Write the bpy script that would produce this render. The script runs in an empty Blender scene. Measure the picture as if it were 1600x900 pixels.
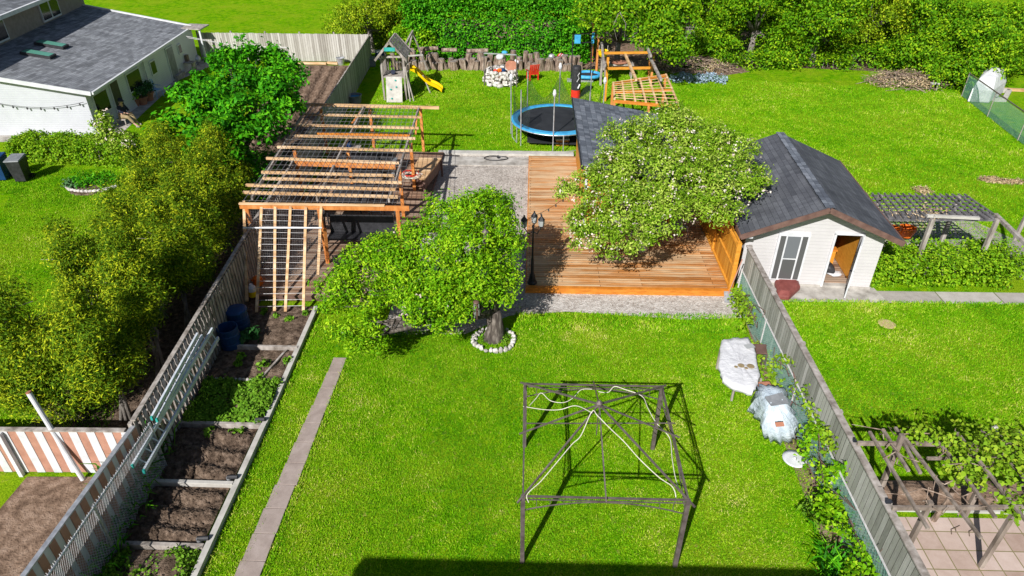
import bpy, math, random
import numpy as np
from mathutils import Vector, Matrix
R = math.radians
random.seed(7)
S = bpy.context.scene
COL = S.collection

# ------------------------------------------------------------------ camera, world, sun, exposure
CH = 12.3; CF = 1067.0; CP = R(33); CY = R(1.7)
cam = bpy.data.cameras.new('camera'); co = bpy.data.objects.new('camera', cam); COL.objects.link(co)
co.location = (0, 0, CH); co.rotation_euler = (R(90) - CP, 0, CY)
cam.sensor_width = 36; cam.lens = CF / 1600 * 36; cam.clip_end = 2000
S.camera = co
SUNV = Vector((-1.10, -2.42, 2.0)).normalized()          # towards the sun
el = math.asin(SUNV.z); az = math.atan2(SUNV.x, SUNV.y)
W = bpy.data.worlds.new('World'); S.world = W; W.use_nodes = True
wn = W.node_tree; bg = wn.nodes['Background']
sky = wn.nodes.new('ShaderNodeTexSky'); sky.sky_type = 'NISHITA'; sky.sun_disc = False
sky.sun_elevation = el; sky.sun_rotation = az
wn.links.new(sky.outputs[0], bg.inputs[0]); bg.inputs[1].default_value = 0.05
sl = bpy.data.lights.new('sun', 'SUN'); so = bpy.data.objects.new('sun', sl); COL.objects.link(so)
sl.energy = 4.6; sl.angle = R(0.5); sl.color = (1.0, 0.975, 0.94)
so.rotation_euler = SUNV.to_track_quat('Z', 'Y').to_euler()
S.view_settings.view_transform = 'Standard'; S.view_settings.look = 'None'
S.view_settings.exposure = 0.55; S.view_settings.gamma = 1
S.render.resolution_x = 1024; S.render.resolution_y = 576

# ------------------------------------------------------------------ surveying helpers: turn a sight line into a place
def ray(px, py):
    a = (px - 800) / CF; b = -(py - 450) / CF
    fy = math.cos(CP) + b * math.sin(CP); fz = -math.sin(CP) + b * math.cos(CP)
    c, s = math.cos(CY), math.sin(CY)
    return Vector((a * c - fy * s, a * s + fy * c, fz))
def G(px, py, z=0.0):
    d = ray(px, py); t = (z - CH) / d.z
    return Vector((d.x * t, d.y * t, z))
def onY(px, py, y):
    d = ray(px, py); t = y / d.y
    return Vector((d.x * t, y, CH + d.z * t))
def onX(px, py, x):
    d = ray(px, py); t = x / d.x
    return Vector((x, d.y * t, CH + d.z * t))

# ------------------------------------------------------------------ materials
def nd(t, k, **kw):
    n = t.nodes.new(k)
    for a, b in kw.items(): setattr(n, a, b)
    return n
MATS = {}
def base(name, rough=.7, metal=0, spec=.3):
    m = bpy.data.materials.new(name); m.use_nodes = True
    t = m.node_tree; b = t.nodes['Principled BSDF']
    b.inputs['Roughness'].default_value = rough; b.inputs['Metallic'].default_value = metal
    b.inputs['Specular IOR Level'].default_value = spec
    MATS[name] = m
    return m, t, b
def c4(c): return (c[0], c[1], c[2], 1)
def ramp(t, fac, cols, pos=None):
    r = nd(t, 'ShaderNodeValToRGB'); e = r.color_ramp.elements
    n = len(cols); pos = pos or [i / (n - 1) for i in range(n)]
    e[0].position = pos[0]; e[0].color = c4(cols[0]); e[1].position = pos[-1]; e[1].color = c4(cols[-1])
    for i in range(1, n - 1):
        x = e.new(pos[i]); x.color = c4(cols[i])
    t.links.new(fac, r.inputs[0]); return r.outputs[0]
def coords(t, scale=(1, 1, 1), world=False, swap=None):
    if world:
        g = nd(t, 'ShaderNodeNewGeometry'); o = g.outputs['Position']
    else:
        g = nd(t, 'ShaderNodeTexCoord'); o = g.outputs['Object']
    if swap:
        s = nd(t, 'ShaderNodeSeparateXYZ'); c = nd(t, 'ShaderNodeCombineXYZ'); t.links.new(o, s.inputs[0])
        for i, a in enumerate(swap): t.links.new(s.outputs['XYZ'.index(a)], c.inputs[i])
        o = c.outputs[0]
    mp = nd(t, 'ShaderNodeMapping'); mp.inputs['Scale'].default_value = scale
    t.links.new(o, mp.inputs[0]); return mp.outputs[0]
def noise(t, vec, scale, detail=4, rough=.6):
    n = nd(t, 'ShaderNodeTexNoise'); n.inputs['Scale'].default_value = scale
    n.inputs['Detail'].default_value = detail; n.inputs['Roughness'].default_value = rough
    t.links.new(vec, n.inputs['Vector']); return n.outputs['Fac']
def mixc(t, fac, a, b, mode='MIX'):
    m = nd(t, 'ShaderNodeMix', data_type='RGBA', blend_type=mode)
    for s, v in ((0, fac), (6, a), (7, b)):
        if hasattr(v, 'links'): t.links.new(v, m.inputs[s])
        elif s == 0: m.inputs[0].default_value = v
        else: m.inputs[s].default_value = c4(v)
    return m.outputs[2]
def math_(t, op, a, b=None, c=None):
    m = nd(t, 'ShaderNodeMath', operation=op)
    for i, v in enumerate((a, b, c)):
        if v is None: continue
        if hasattr(v, 'links'): t.links.new(v, m.inputs[i])
        else: m.inputs[i].default_value = v
    return m.outputs[0]
def bump(t, b, h, strength=.3, dist=.02):
    n = nd(t, 'ShaderNodeBump'); n.inputs['Strength'].default_value = strength; n.inputs['Distance'].default_value = dist
    t.links.new(h, n.inputs['Height']); t.links.new(n.outputs[0], b.inputs['Normal'])
def mat(name, cols, scale=3, stretch=(1, 1, 1), rough=.7, metal=0, bmp=.15, dist=.01, pos=None, detail=5, spec=.3, world=False):
    """mottled surface: noise through a ramp of colours"""
    m, t, b = base(name, rough, metal, spec)
    if len(cols) == 1: cols = [tuple(x * .82 for x in cols[0]), tuple(min(1, x * 1.15) for x in cols[0])]
    v = coords(t, stretch, world); f = noise(t, v, scale, detail)
    if pos is None: pos = [.32 + .36 * i / (len(cols) - 1) for i in range(len(cols))]
    t.links.new(ramp(t, f, cols, pos), b.inputs['Base Color'])
    if bmp: bump(t, b, noise(t, v, scale * 4, 3), bmp, dist)
    return m

def grass_mat():
    m, t, b = base('grass', 1, 0, 0)
    v = coords(t, world=True)
    big = noise(t, v, .35, 4, .65); mid = noise(t, v, 2.2, 5, .7); fine = noise(t, v, 26, 3, .7); vf = noise(t, v, 70, 2, .6)
    c1 = ramp(t, mid, [(.065, .22, .002), (.145, .37, .003), (.27, .44, .008)], [.34, .5, .66])
    c2 = mixc(t, ramp(t, big, [(0, 0, 0), (1, 1, 1)], [.42, .68]), c1, (.25, .39, .012))
    c3 = mixc(t, .75, c2, ramp(t, fine, [(.2, .32, .2), (1.0, 1.0, 1.0), (1.9, 1.55, 1.9)], [.33, .5, .68]), 'MULTIPLY')
    dry = ramp(t, noise(t, v, 5.5, 3), [(0, 0, 0), (1, 1, 1)], [.60, .74])
    c4_ = mixc(t, math_(t, 'MULTIPLY', dry, .65), c3, (.42, .36, .10))
    t.links.new(c4_, b.inputs['Base Color'])
    bump(t, b, math_(t, 'ADD', fine, vf), .9, .05)
    return m
def leaf_mat(name, cols, trans=.35, rough=.6):
    trans *= .4
    m, t, b = base(name, rough, 0, .10)
    a = nd(t, 'ShaderNodeAttribute', attribute_name='v')
    c = ramp(t, a.outputs['Fac'], cols)
    t.links.new(c, b.inputs['Base Color'])
    tr = nd(t, 'ShaderNodeBsdfTranslucent'); mx = nd(t, 'ShaderNodeMixShader'); mx.inputs[0].default_value = trans
    t.links.new(mixc(t, 1.0, c, (1.25, 1.15, .5), 'MULTIPLY'), tr.inputs[0])
    t.links.new(b.outputs[0], mx.inputs[1]); t.links.new(tr.outputs[0], mx.inputs[2])
    t.links.new(mx.outputs[0], t.nodes['Material Output'].inputs[0])
    return m
def shingle_mat(name, cols, swap='XYZ', bw=.32, rh=.14):
    m, t, b = base(name, .85, 0, .25)
    v = coords(t, swap=swap)
    br = nd(t, 'ShaderNodeTexBrick'); br.offset = .5
    br.inputs['Scale'].default_value = 1; br.inputs['Brick Width'].default_value = bw; br.inputs['Row Height'].default_value = rh
    br.inputs['Mortar Size'].default_value = .006; br.inputs['Color1'].default_value = (0, 0, 0, 1); br.inputs['Color2'].default_value = (1, 1, 1, 1)
    br.inputs['Mortar'].default_value = (0, 0, 0, 1)
    t.links.new(v, br.inputs['Vector'])
    c = ramp(t, br.outputs['Color'], cols)
    c = mixc(t, .5, c, ramp(t, noise(t, v, 1.2, 5), [(.6, .6, .62), (1.35, 1.35, 1.35)], [.3, .7]), 'MULTIPLY')
    c = mixc(t, .6, c, ramp(t, noise(t, v, 45, 2), [(.55, .55, .55), (1.4, 1.4, 1.4)], [.3, .7]), 'MULTIPLY')
    c = mixc(t, math_(t, 'MULTIPLY', br.outputs['Fac'], .45), c, (.02, .02, .022))
    mp = nd(t, 'ShaderNodeMapping'); mp.inputs['Scale'].default_value = (2.2, .25, 1); t.links.new(v, mp.inputs[0])
    c = mixc(t, .7, c, ramp(t, noise(t, mp.outputs[0], 1.5, 5), [(.72, .72, .74), (1.25, 1.25, 1.22)], [.35, .65]), 'MULTIPLY')
    t.links.new(c, b.inputs['Base Color'])
    bump(t, b, math_(t, 'SUBTRACT', 1.0, br.outputs['Fac']), .5, .01)
    return m
def board_mat(name, cols, axis='Y', width=.14, length=3.6, gap=.012, along='X', grain=18, gapc=(.01, .008, .006), bmp=.4, wear=None, rough=.7, world=False):
    """planks laid side by side across `axis`, running along `along`"""
    m, t, b = base(name, rough, 0, .25)
    other = [a for a in 'XYZ' if a not in (axis, along)][0]
    v = coords(t, swap=along + axis + other, world=world)
    br = nd(t, 'ShaderNodeTexBrick'); br.offset = .37; br.inputs['Scale'].default_value = 1
    br.inputs['Brick Width'].default_value = length; br.inputs['Row Height'].default_value = width
    br.inputs['Mortar Size'].default_value = gap / 2
    br.inputs['Color1'].default_value = (0, 0, 0, 1); br.inputs['Color2'].default_value = (1, 1, 1, 1)
    t.links.new(v, br.inputs['Vector'])
    mp = nd(t, 'ShaderNodeMapping'); mp.inputs['Scale'].default_value = (.25, 1, 1); t.links.new(v, mp.inputs[0])
    g = noise(t, mp.outputs[0], grain, 4, .7)
    f = math_(t, 'ADD', math_(t, 'MULTIPLY', br.outputs['Color'], .5), math_(t, 'MULTIPLY', g, .5))
    c = ramp(t, f, cols, [.2 + .6 * i / (len(cols) - 1) for i in range(len(cols))])
    if wear:
        mp2 = nd(t, 'ShaderNodeMapping'); mp2.inputs['Scale'].default_value = (.16, 2.2, 1); t.links.new(v, mp2.inputs[0])
        w = noise(t, mp2.outputs[0], 2.6, 6, .75)
        w2 = noise(t, v, .5, 3)
        w = math_(t, 'ADD', w, math_(t, 'MULTIPLY', math_(t, 'SUBTRACT', w2, .5), .35))
        w = math_(t, 'ADD', w, math_(t, 'MULTIPLY', math_(t, 'SUBTRACT', br.outputs['Color'], .5), .10))
        c = mixc(t, ramp(t, w, [(0, 0, 0), (1, 1, 1)], [.42, .60]), c, wear)
        dk_ = noise(t, mp2.outputs[0], 1.1, 6, .8); c = mixc(t, .8, c, ramp(t, dk_, [(.50, .46, .44), (1.0, 1.0, 1.0), (1.12, 1.1, 1.1)], [.34, .52, .7]), 'MULTIPLY')
    c = mixc(t, br.outputs['Fac'], c, gapc)
    t.links.new(c, b.inputs['Base Color'])
    bump(t, b, math_(t, 'SUBTRACT', g, br.outputs['Fac']), bmp, .01)
    return m
def siding_mat(name, col, pitch=.11):
    m, t, b = base(name, .45, 0, .4)
    g = nd(t, 'ShaderNodeTexCoord'); s = nd(t, 'ShaderNodeSeparateXYZ'); t.links.new(g.outputs['Object'], s.inputs[0])
    fr = math_(t, 'FRACT', math_(t, 'DIVIDE', s.outputs[2], pitch))
    ln = math_(t, 'LESS_THAN', fr, .12)
    n = noise(t, coords(t), 1.6, 5)
    c = ramp(t, n, [tuple(x * .93 for x in col), col], [.35, .6])
    c = mixc(t, math_(t, 'MULTIPLY', ln, .35), c, tuple(x * .4 for x in col))
    t.links.new(c, b.inputs['Base Color']); bump(t, b, fr, .5, .015)
    return m
def tile_mat(name, cols, bw, rh, mortar, mc, offset=0.0, swap='XYZ', rot=0):
    m, t, b = base(name, .85, 0, .2)
    v = coords(t, swap=swap, world=True)
    if rot:
        mp = nd(t, 'ShaderNodeMapping'); mp.inputs['Rotation'].default_value = (0, 0, rot); t.links.new(v, mp.inputs[0]); v = mp.outputs[0]
    br = nd(t, 'ShaderNodeTexBrick'); br.offset = offset; br.inputs['Scale'].default_value = 1
    br.inputs['Brick Width'].default_value = bw; br.inputs['Row Height'].default_value = rh; br.inputs['Mortar Size'].default_value = mortar
    br.inputs['Color1'].default_value = (0, 0, 0, 1); br.inputs['Color2'].default_value = (1, 1, 1, 1)
    t.links.new(v, br.inputs['Vector'])
    f = math_(t, 'ADD', math_(t, 'MULTIPLY', br.outputs['Color'], .35), math_(t, 'MULTIPLY', noise(t, v, 3, 6, .7), .65))
    c = ramp(t, f, cols, [.25 + .5 * i / (len(cols) - 1) for i in range(len(cols))])
    c = mixc(t, math_(t, 'MULTIPLY', br.outputs['Fac'], .8), c, mc)
    t.links.new(c, b.inputs['Base Color']); bump(t, b, math_(t, 'SUBTRACT', 1.0, br.outputs['Fac']), .3, .008)
    return m
def gravel_mat(name, cols, scale=55):
    m, t, b = base(name, .9, 0, .2)
    v = coords(t, world=True)
    vo = nd(t, 'ShaderNodeTexVoronoi'); vo.inputs['Scale'].default_value = scale * .55; t.links.new(v, vo.inputs['Vector'])
    vo2 = nd(t, 'ShaderNodeTexVoronoi'); vo2.inputs['Scale'].default_value = scale * .2; t.links.new(v, vo2.inputs['Vector'])
    sp = nd(t, 'ShaderNodeSeparateColor'); t.links.new(vo.outputs['Color'], sp.inputs[0])
    sp2 = nd(t, 'ShaderNodeSeparateColor'); t.links.new(vo2.outputs['Color'], sp2.inputs[0])
    f = math_(t, 'ADD', math_(t, 'MULTIPLY', sp.outputs[0], .4), math_(t, 'ADD', math_(t, 'MULTIPLY', sp2.outputs[0], .25), math_(t, 'MULTIPLY', noise(t, v, 1.1, 6, .7), .5)))
    c = ramp(t, f, cols, [.25 + .6 * i / (len(cols) - 1) for i in range(len(cols))])
    t.links.new(c, b.inputs['Base Color']); bump(t, b, vo.outputs['Distance'], .8, .03)
    return m
def glass_mat(name, col=(.012, .015, .02), rough=.12):
    m, t, b = base(name, rough, 0, .25); b.inputs['Base Color'].default_value = c4(col); return m
def net_mat(name, col, density):
    m, t, b = base(name, .8)
    b.inputs['Base Color'].default_value = c4(col)
    tr = nd(t, 'ShaderNodeBsdfTransparent'); mx = nd(t, 'ShaderNodeMixShader'); mx.inputs[0].default_value = density
    t.links.new(tr.outputs[0], mx.inputs[1]); t.links.new(b.outputs[0], mx.inputs[2])
    t.links.new(mx.outputs[0], t.nodes['Material Output'].inputs[0]); return m


M = dict(grass=grass_mat(),
 blade=leaf_mat('blade', [(.045, .19, .002), (.125, .35, .003), (.23, .44, .006), (.42, .48, .05), (.62, .56, .20)], .3, .9),
 shedglass=glass_mat('shed_window_glass', (.09, .09, .09)),
 apple=leaf_mat('apple_leaf', [(.025, .12, .002), (.14, .35, .003), (.42, .60, .02)], .35),
 apple2=leaf_mat('apple_leaf_pale', [(.035, .12, .003), (.19, .34, .012), (.52, .60, .12)], .35),
 maple=leaf_mat('chestnut_leaf', [(.008, .08, .002), (.04, .25, .004), (.15, .46, .008)], .3),
 cedar=leaf_mat('cedar_leaf', [(.014, .07, .003), (.11, .205, .005), (.58, .62, .018)], .25, .7),
 ivy=leaf_mat('ivy_leaf', [(.008, .08, .002), (.045, .25, .004), (.16, .46, .01)], .25),
 tree_a=leaf_mat('back_tree_leaf', [(.015, .08, .002), (.10, .27, .004), (.36, .50, .012)], .3),
 tree_b=leaf_mat('back_tree_leaf_olive', [(.03, .08, .002), (.17, .29, .006), (.48, .55, .02)], .3),
 hedge=leaf_mat('hedge_leaf', [(.045, .16, .003), (.15, .32, .006), (.34, .48, .02)], .3),
 vine=leaf_mat('vine_leaf', [(.09, .20, .008), (.19, .33, .015), (.33, .42, .03)], .35),
 seedling=leaf_mat('seedling_leaf', [(.06, .16, .01), (.12, .27, .015), (.20, .34, .03)], .3),
 darkleaf=leaf_mat('dark_leaf', [(.01, .05, .012), (.03, .11, .025), (.10, .2, .08)], .25),
 blossom=leaf_mat('blossom_petal', [(.52, .38, .34), (.70, .60, .52), (.78, .74, .66)], .3),
 blueflower=leaf_mat('blue_flower_petal', [(.12, .22, .12), (.28, .38, .5), (.5, .6, .75)], .3),
 drytwig=leaf_mat('dry_twig', [(.16, .10, .05), (.38, .28, .16), (.60, .48, .32)], 0, .9),
 bark=mat('bark', [(.03, .024, .019), (.085, .07, .058), (.22, .19, .16)], 9, (1, 1, .25), .95, bmp=.8, dist=.03),
 greybark=mat('grey_bark', [(.10, .085, .07), (.30, .27, .24)], 9, (1, 1, .3), .95, bmp=.6, dist=.02),
 log=mat('log_wood', [(.07, .048, .035), (.22, .16, .12), (.40, .32, .26)], 7, (1, 1, .35), .95, bmp=.7, dist=.02),
 gravel=gravel_mat('gravel', [(.20, .17, .14), (.40, .355, .315), (.62, .57, .51)]),
 gravel2=gravel_mat('pale_gravel', [(.27, .23, .20), (.46, .42, .38), (.66, .62, .58)]),
 concrete=mat('concrete', [(.22, .20, .175), (.38, .355, .32), (.50, .47, .43)], 2.2, bmp=.3, rough=.9, world=True, detail=8),
 slab=tile_mat('stone_slab', [(.20, .155, .135), (.32, .26, .23), (.44, .37, .34)], 30, 30, 0, (.1, .1, .1)),
 kerb=mat('kerb_stone', [(.34, .32, .29), (.52, .50, .46)], 3, rough=.9, world=True),
 soil=mat('garden_soil', [(.042, .028, .02), (.125, .088, .063), (.24, .175, .13)], 7, rough=1, bmp=1, dist=.04, spec=.05, world=True, detail=9),
 soil2=mat('dry_soil', [(.10, .065, .045), (.20, .135, .095), (.30, .215, .16)], 4, rough=1, bmp=1, dist=.04, spec=.05, world=True, detail=9),
 patio=tile_mat('patio_paver', [(.33, .235, .19), (.44, .335, .285), (.53, .425, .375)], .46, .46, .012, (.16, .15, .05)),
 flag=tile_mat('flagstone', [(.20, .18, .155), (.34, .31, .28), (.46, .43, .40)], 1.9, 1.2, .02, (.12, .14, .05), .3),
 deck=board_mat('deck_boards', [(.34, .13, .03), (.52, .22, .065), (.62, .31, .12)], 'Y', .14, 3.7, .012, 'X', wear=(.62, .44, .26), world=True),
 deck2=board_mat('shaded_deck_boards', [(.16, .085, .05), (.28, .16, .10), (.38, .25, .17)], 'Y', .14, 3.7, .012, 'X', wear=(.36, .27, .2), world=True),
 fascia=mat('stained_board', [(.42, .13, .012), (.62, .23, .03)], 3, (1, 1, 4), .6, bmp=.15),
 amber=board_mat('amber_boards', [(.40, .15, .012), (.58, .25, .025), (.68, .33, .045)], 'Y', .14, 30, .006, 'Z', gapc=(.16, .06, .01), rough=.5),
 amber_rail=mat('amber_rail', [(.50, .20, .02), (.66, .30, .04)], 4, (1, 1, 3), .5),
 cedarwood=mat('stained_post', [(.36, .11, .025), (.54, .20, .05), (.62, .28, .09)], 5, (1, 1, .3), .6),
 rafter=mat('pale_rafter', [(.34, .19, .09), (.58, .37, .19), (.72, .52, .33)], 4, (.2, 1, 1), .7),
 darkwood=mat('dark_weathered_wood', [(.05, .05, .055), (.11, .105, .11), (.19, .18, .185)], 5, (1, 1, .3), .9, bmp=.3),
 brownwood=mat('brown_weathered_wood', [(.11, .085, .065), (.21, .17, .14), (.32, .27, .23)], 5, (1, 1, .3), .9, bmp=.4),
 greywood=mat('weathered_wood', [(.15, .125, .105), (.30, .265, .235), (.44, .40, .37)], 5, (1, 1, .3), .9, bmp=.4),
 fence=board_mat('fence_boards', [(.20, .20, .17), (.33, .33, .29), (.47, .46, .42)], 'Y', .15, 40, .012, 'Z', grain=14, gapc=(.05, .05, .04), world=True, rough=.9),
 fence_x=board_mat('fence_boards_back', [(.25, .23, .20), (.39, .37, .33), (.50, .48, .44)], 'X', .15, 40, .014, 'Z', grain=10, gapc=(.08, .07, .05), world=True, rough=.9),
 white=mat('white_paint', [(.50, .51, .53), (.66, .66, .67)], 3, rough=.5, bmp=.05),
 pink=mat('salmon_paint', [(.34, .17, .12), (.46, .24, .17)], 4, rough=.6, bmp=.1),
 galv=mat('galvanised_steel', [(.35, .36, .38), (.62, .63, .66)], 8, rough=.45, metal=.6),
 alu=mat('aluminium', [(.48, .52, .58), (.72, .76, .82)], 6, rough=.4, metal=.15),  # pale blue sky reflection is put into the base colour, barely metallic
 wire=mat('wire', [(.18, .17, .17), (.34, .33, .33)], 9, rough=.5, metal=.5),
 wirelight=mat('pale_wire', [(.5, .48, .48), (.75, .73, .72)], 9, rough=.5, metal=.3),
 greenwire=mat('green_wire', [(.12, .36, .29), (.36, .56, .50)], 9, rough=.6),
 bronze=mat('brown_metal', [(.11, .085, .08), (.22, .18, .17)], 5, rough=.4, metal=.4),
 black=mat('black_metal', [(.010, .010, .012), (.03, .03, .034)], 5, rough=.45, bmp=.05),
 blackplastic=mat('black_plastic', [(.018, .018, .02), (.045, .045, .05)], 5, rough=.5, bmp=.05),
 greyplastic=mat('grey_plastic', [(.13, .14, .15), (.24, .25, .26)], 4, rough=.5, bmp=.05),
 blueplastic=mat('blue_plastic', [(.006, .03, .09), (.012, .055, .17)], 3, rough=.45, bmp=.05),
 skyblue=mat('blue_pad', [(.03, .22, .45), (.06, .38, .65)], 4, rough=.55, bmp=.1),
 red=mat('red_plastic', [(.50, .02, .012), (.70, .04, .02)], 4, rough=.5, bmp=.05),
 maroon=mat('maroon_cover', [(.16, .04, .035), (.24, .07, .06)], 4, rough=.6, bmp=.2),
 yellow=mat('yellow_plastic', [(.75, .46, .0), (.85, .58, .01)], 3, rough=.35, bmp=.03),
 orange=mat('orange_plastic', [(.65, .12, .01), (.8, .2, .02)], 3, rough=.5, bmp=.03),
 teal=mat('teal_plastic', [(.02, .25, .22), (.04, .38, .34)], 3, rough=.5, bmp=.03),
 greenp=mat('green_plastic', [(.03, .22, .08), (.05, .3, .12)], 3, rough=.5, bmp=.03),
 tarp=mat('white_tarp', [(.48, .48, .50), (.58, .58, .60), (.66, .66, .67)], 2.2, rough=.6, bmp=.5, dist=.05),
 bluetarp=mat('pale_blue_cover', [(.34, .41, .47), (.46, .53, .59), (.60, .66, .71)], 2.4, rough=.6, bmp=.7, dist=.05),
 stone=mat('field_stone', [(.25, .23, .21), (.50, .47, .43), (.68, .66, .62)], 6, rough=.9, bmp=.5, world=True),
 siding=siding_mat('vinyl_siding', (.55, .56, .60)), siding2=siding_mat('cream_siding', (.56, .54, .54), .12),
 stucco=mat('beige_stucco', [(.24, .20, .165), (.32, .27, .23)], 4, rough=.9),
 roof_l=shingle_mat('grey_shingles', [(.13, .135, .145), (.19, .20, .215), (.26, .27, .29)], 'YXZ', .5, .14),
 roof_r=shingle_mat('dark_shingles', [(.062, .066, .078), (.080, .084, .097), (.102, .107, .122)], 'YXZ', .9, .145),
 roof_d=shingle_mat('blue_grey_shingles', [(.075, .085, .105), (.12, .135, .16), (.19, .205, .235)], 'YXZ', .26, .22),
 brown=mat('brown_trim', [(.10, .055, .045), (.17, .10, .08)], 4, rough=.6),
 glass=glass_mat('window_glass'), greenglass=glass_mat('skylight_glass', (.10, .30, .22), .15), screen=glass_mat('insect_screen', (.13, .14, .15), .7),
 net=net_mat('safety_net', (.02, .03, .03), .38), mesh=net_mat('garden_mesh', (.06, .34, .12), .10),
 mat_black=mat('jump_mat', [(.016, .017, .02), (.03, .032, .036)], 2, rough=.7, bmp=.05),
 skin=mat('skin', [(.42, .24, .17), (.52, .31, .23)], 3, rough=.6, bmp=0), navy=mat('navy_cloth', [(.012, .014, .03), (.03, .035, .06)], 6, rough=.9),
 khaki=mat('khaki_cloth', [(.20, .15, .075), (.30, .23, .13)], 6, rough=.9), hair=mat('grey_hair', [(.1, .09, .08), (.2, .18, .16)], 30, rough=.9),
 bluecloth=mat('striped_blue_cloth', [(.08, .25, .5), (.45, .6, .8)], 9, (1, 5, 1), rough=.8),
 terracotta=mat('terracotta', [(.30, .12, .07), (.42, .19, .12)], 4, rough=.8), cable=mat('white_cable', [(.52, .47, .38), (.68, .64, .56)], 9, rough=.5),
 bulb=mat('dark_bulb', [(.05, .05, .05), (.1, .1, .1)], 5, rough=.2), lampglass=glass_mat('lantern_glass', (.35, .36, .36), .15),
 straw=mat('straw', [(.34, .25, .12), (.50, .40, .22)], 20, rough=1, world=True),
)

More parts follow.
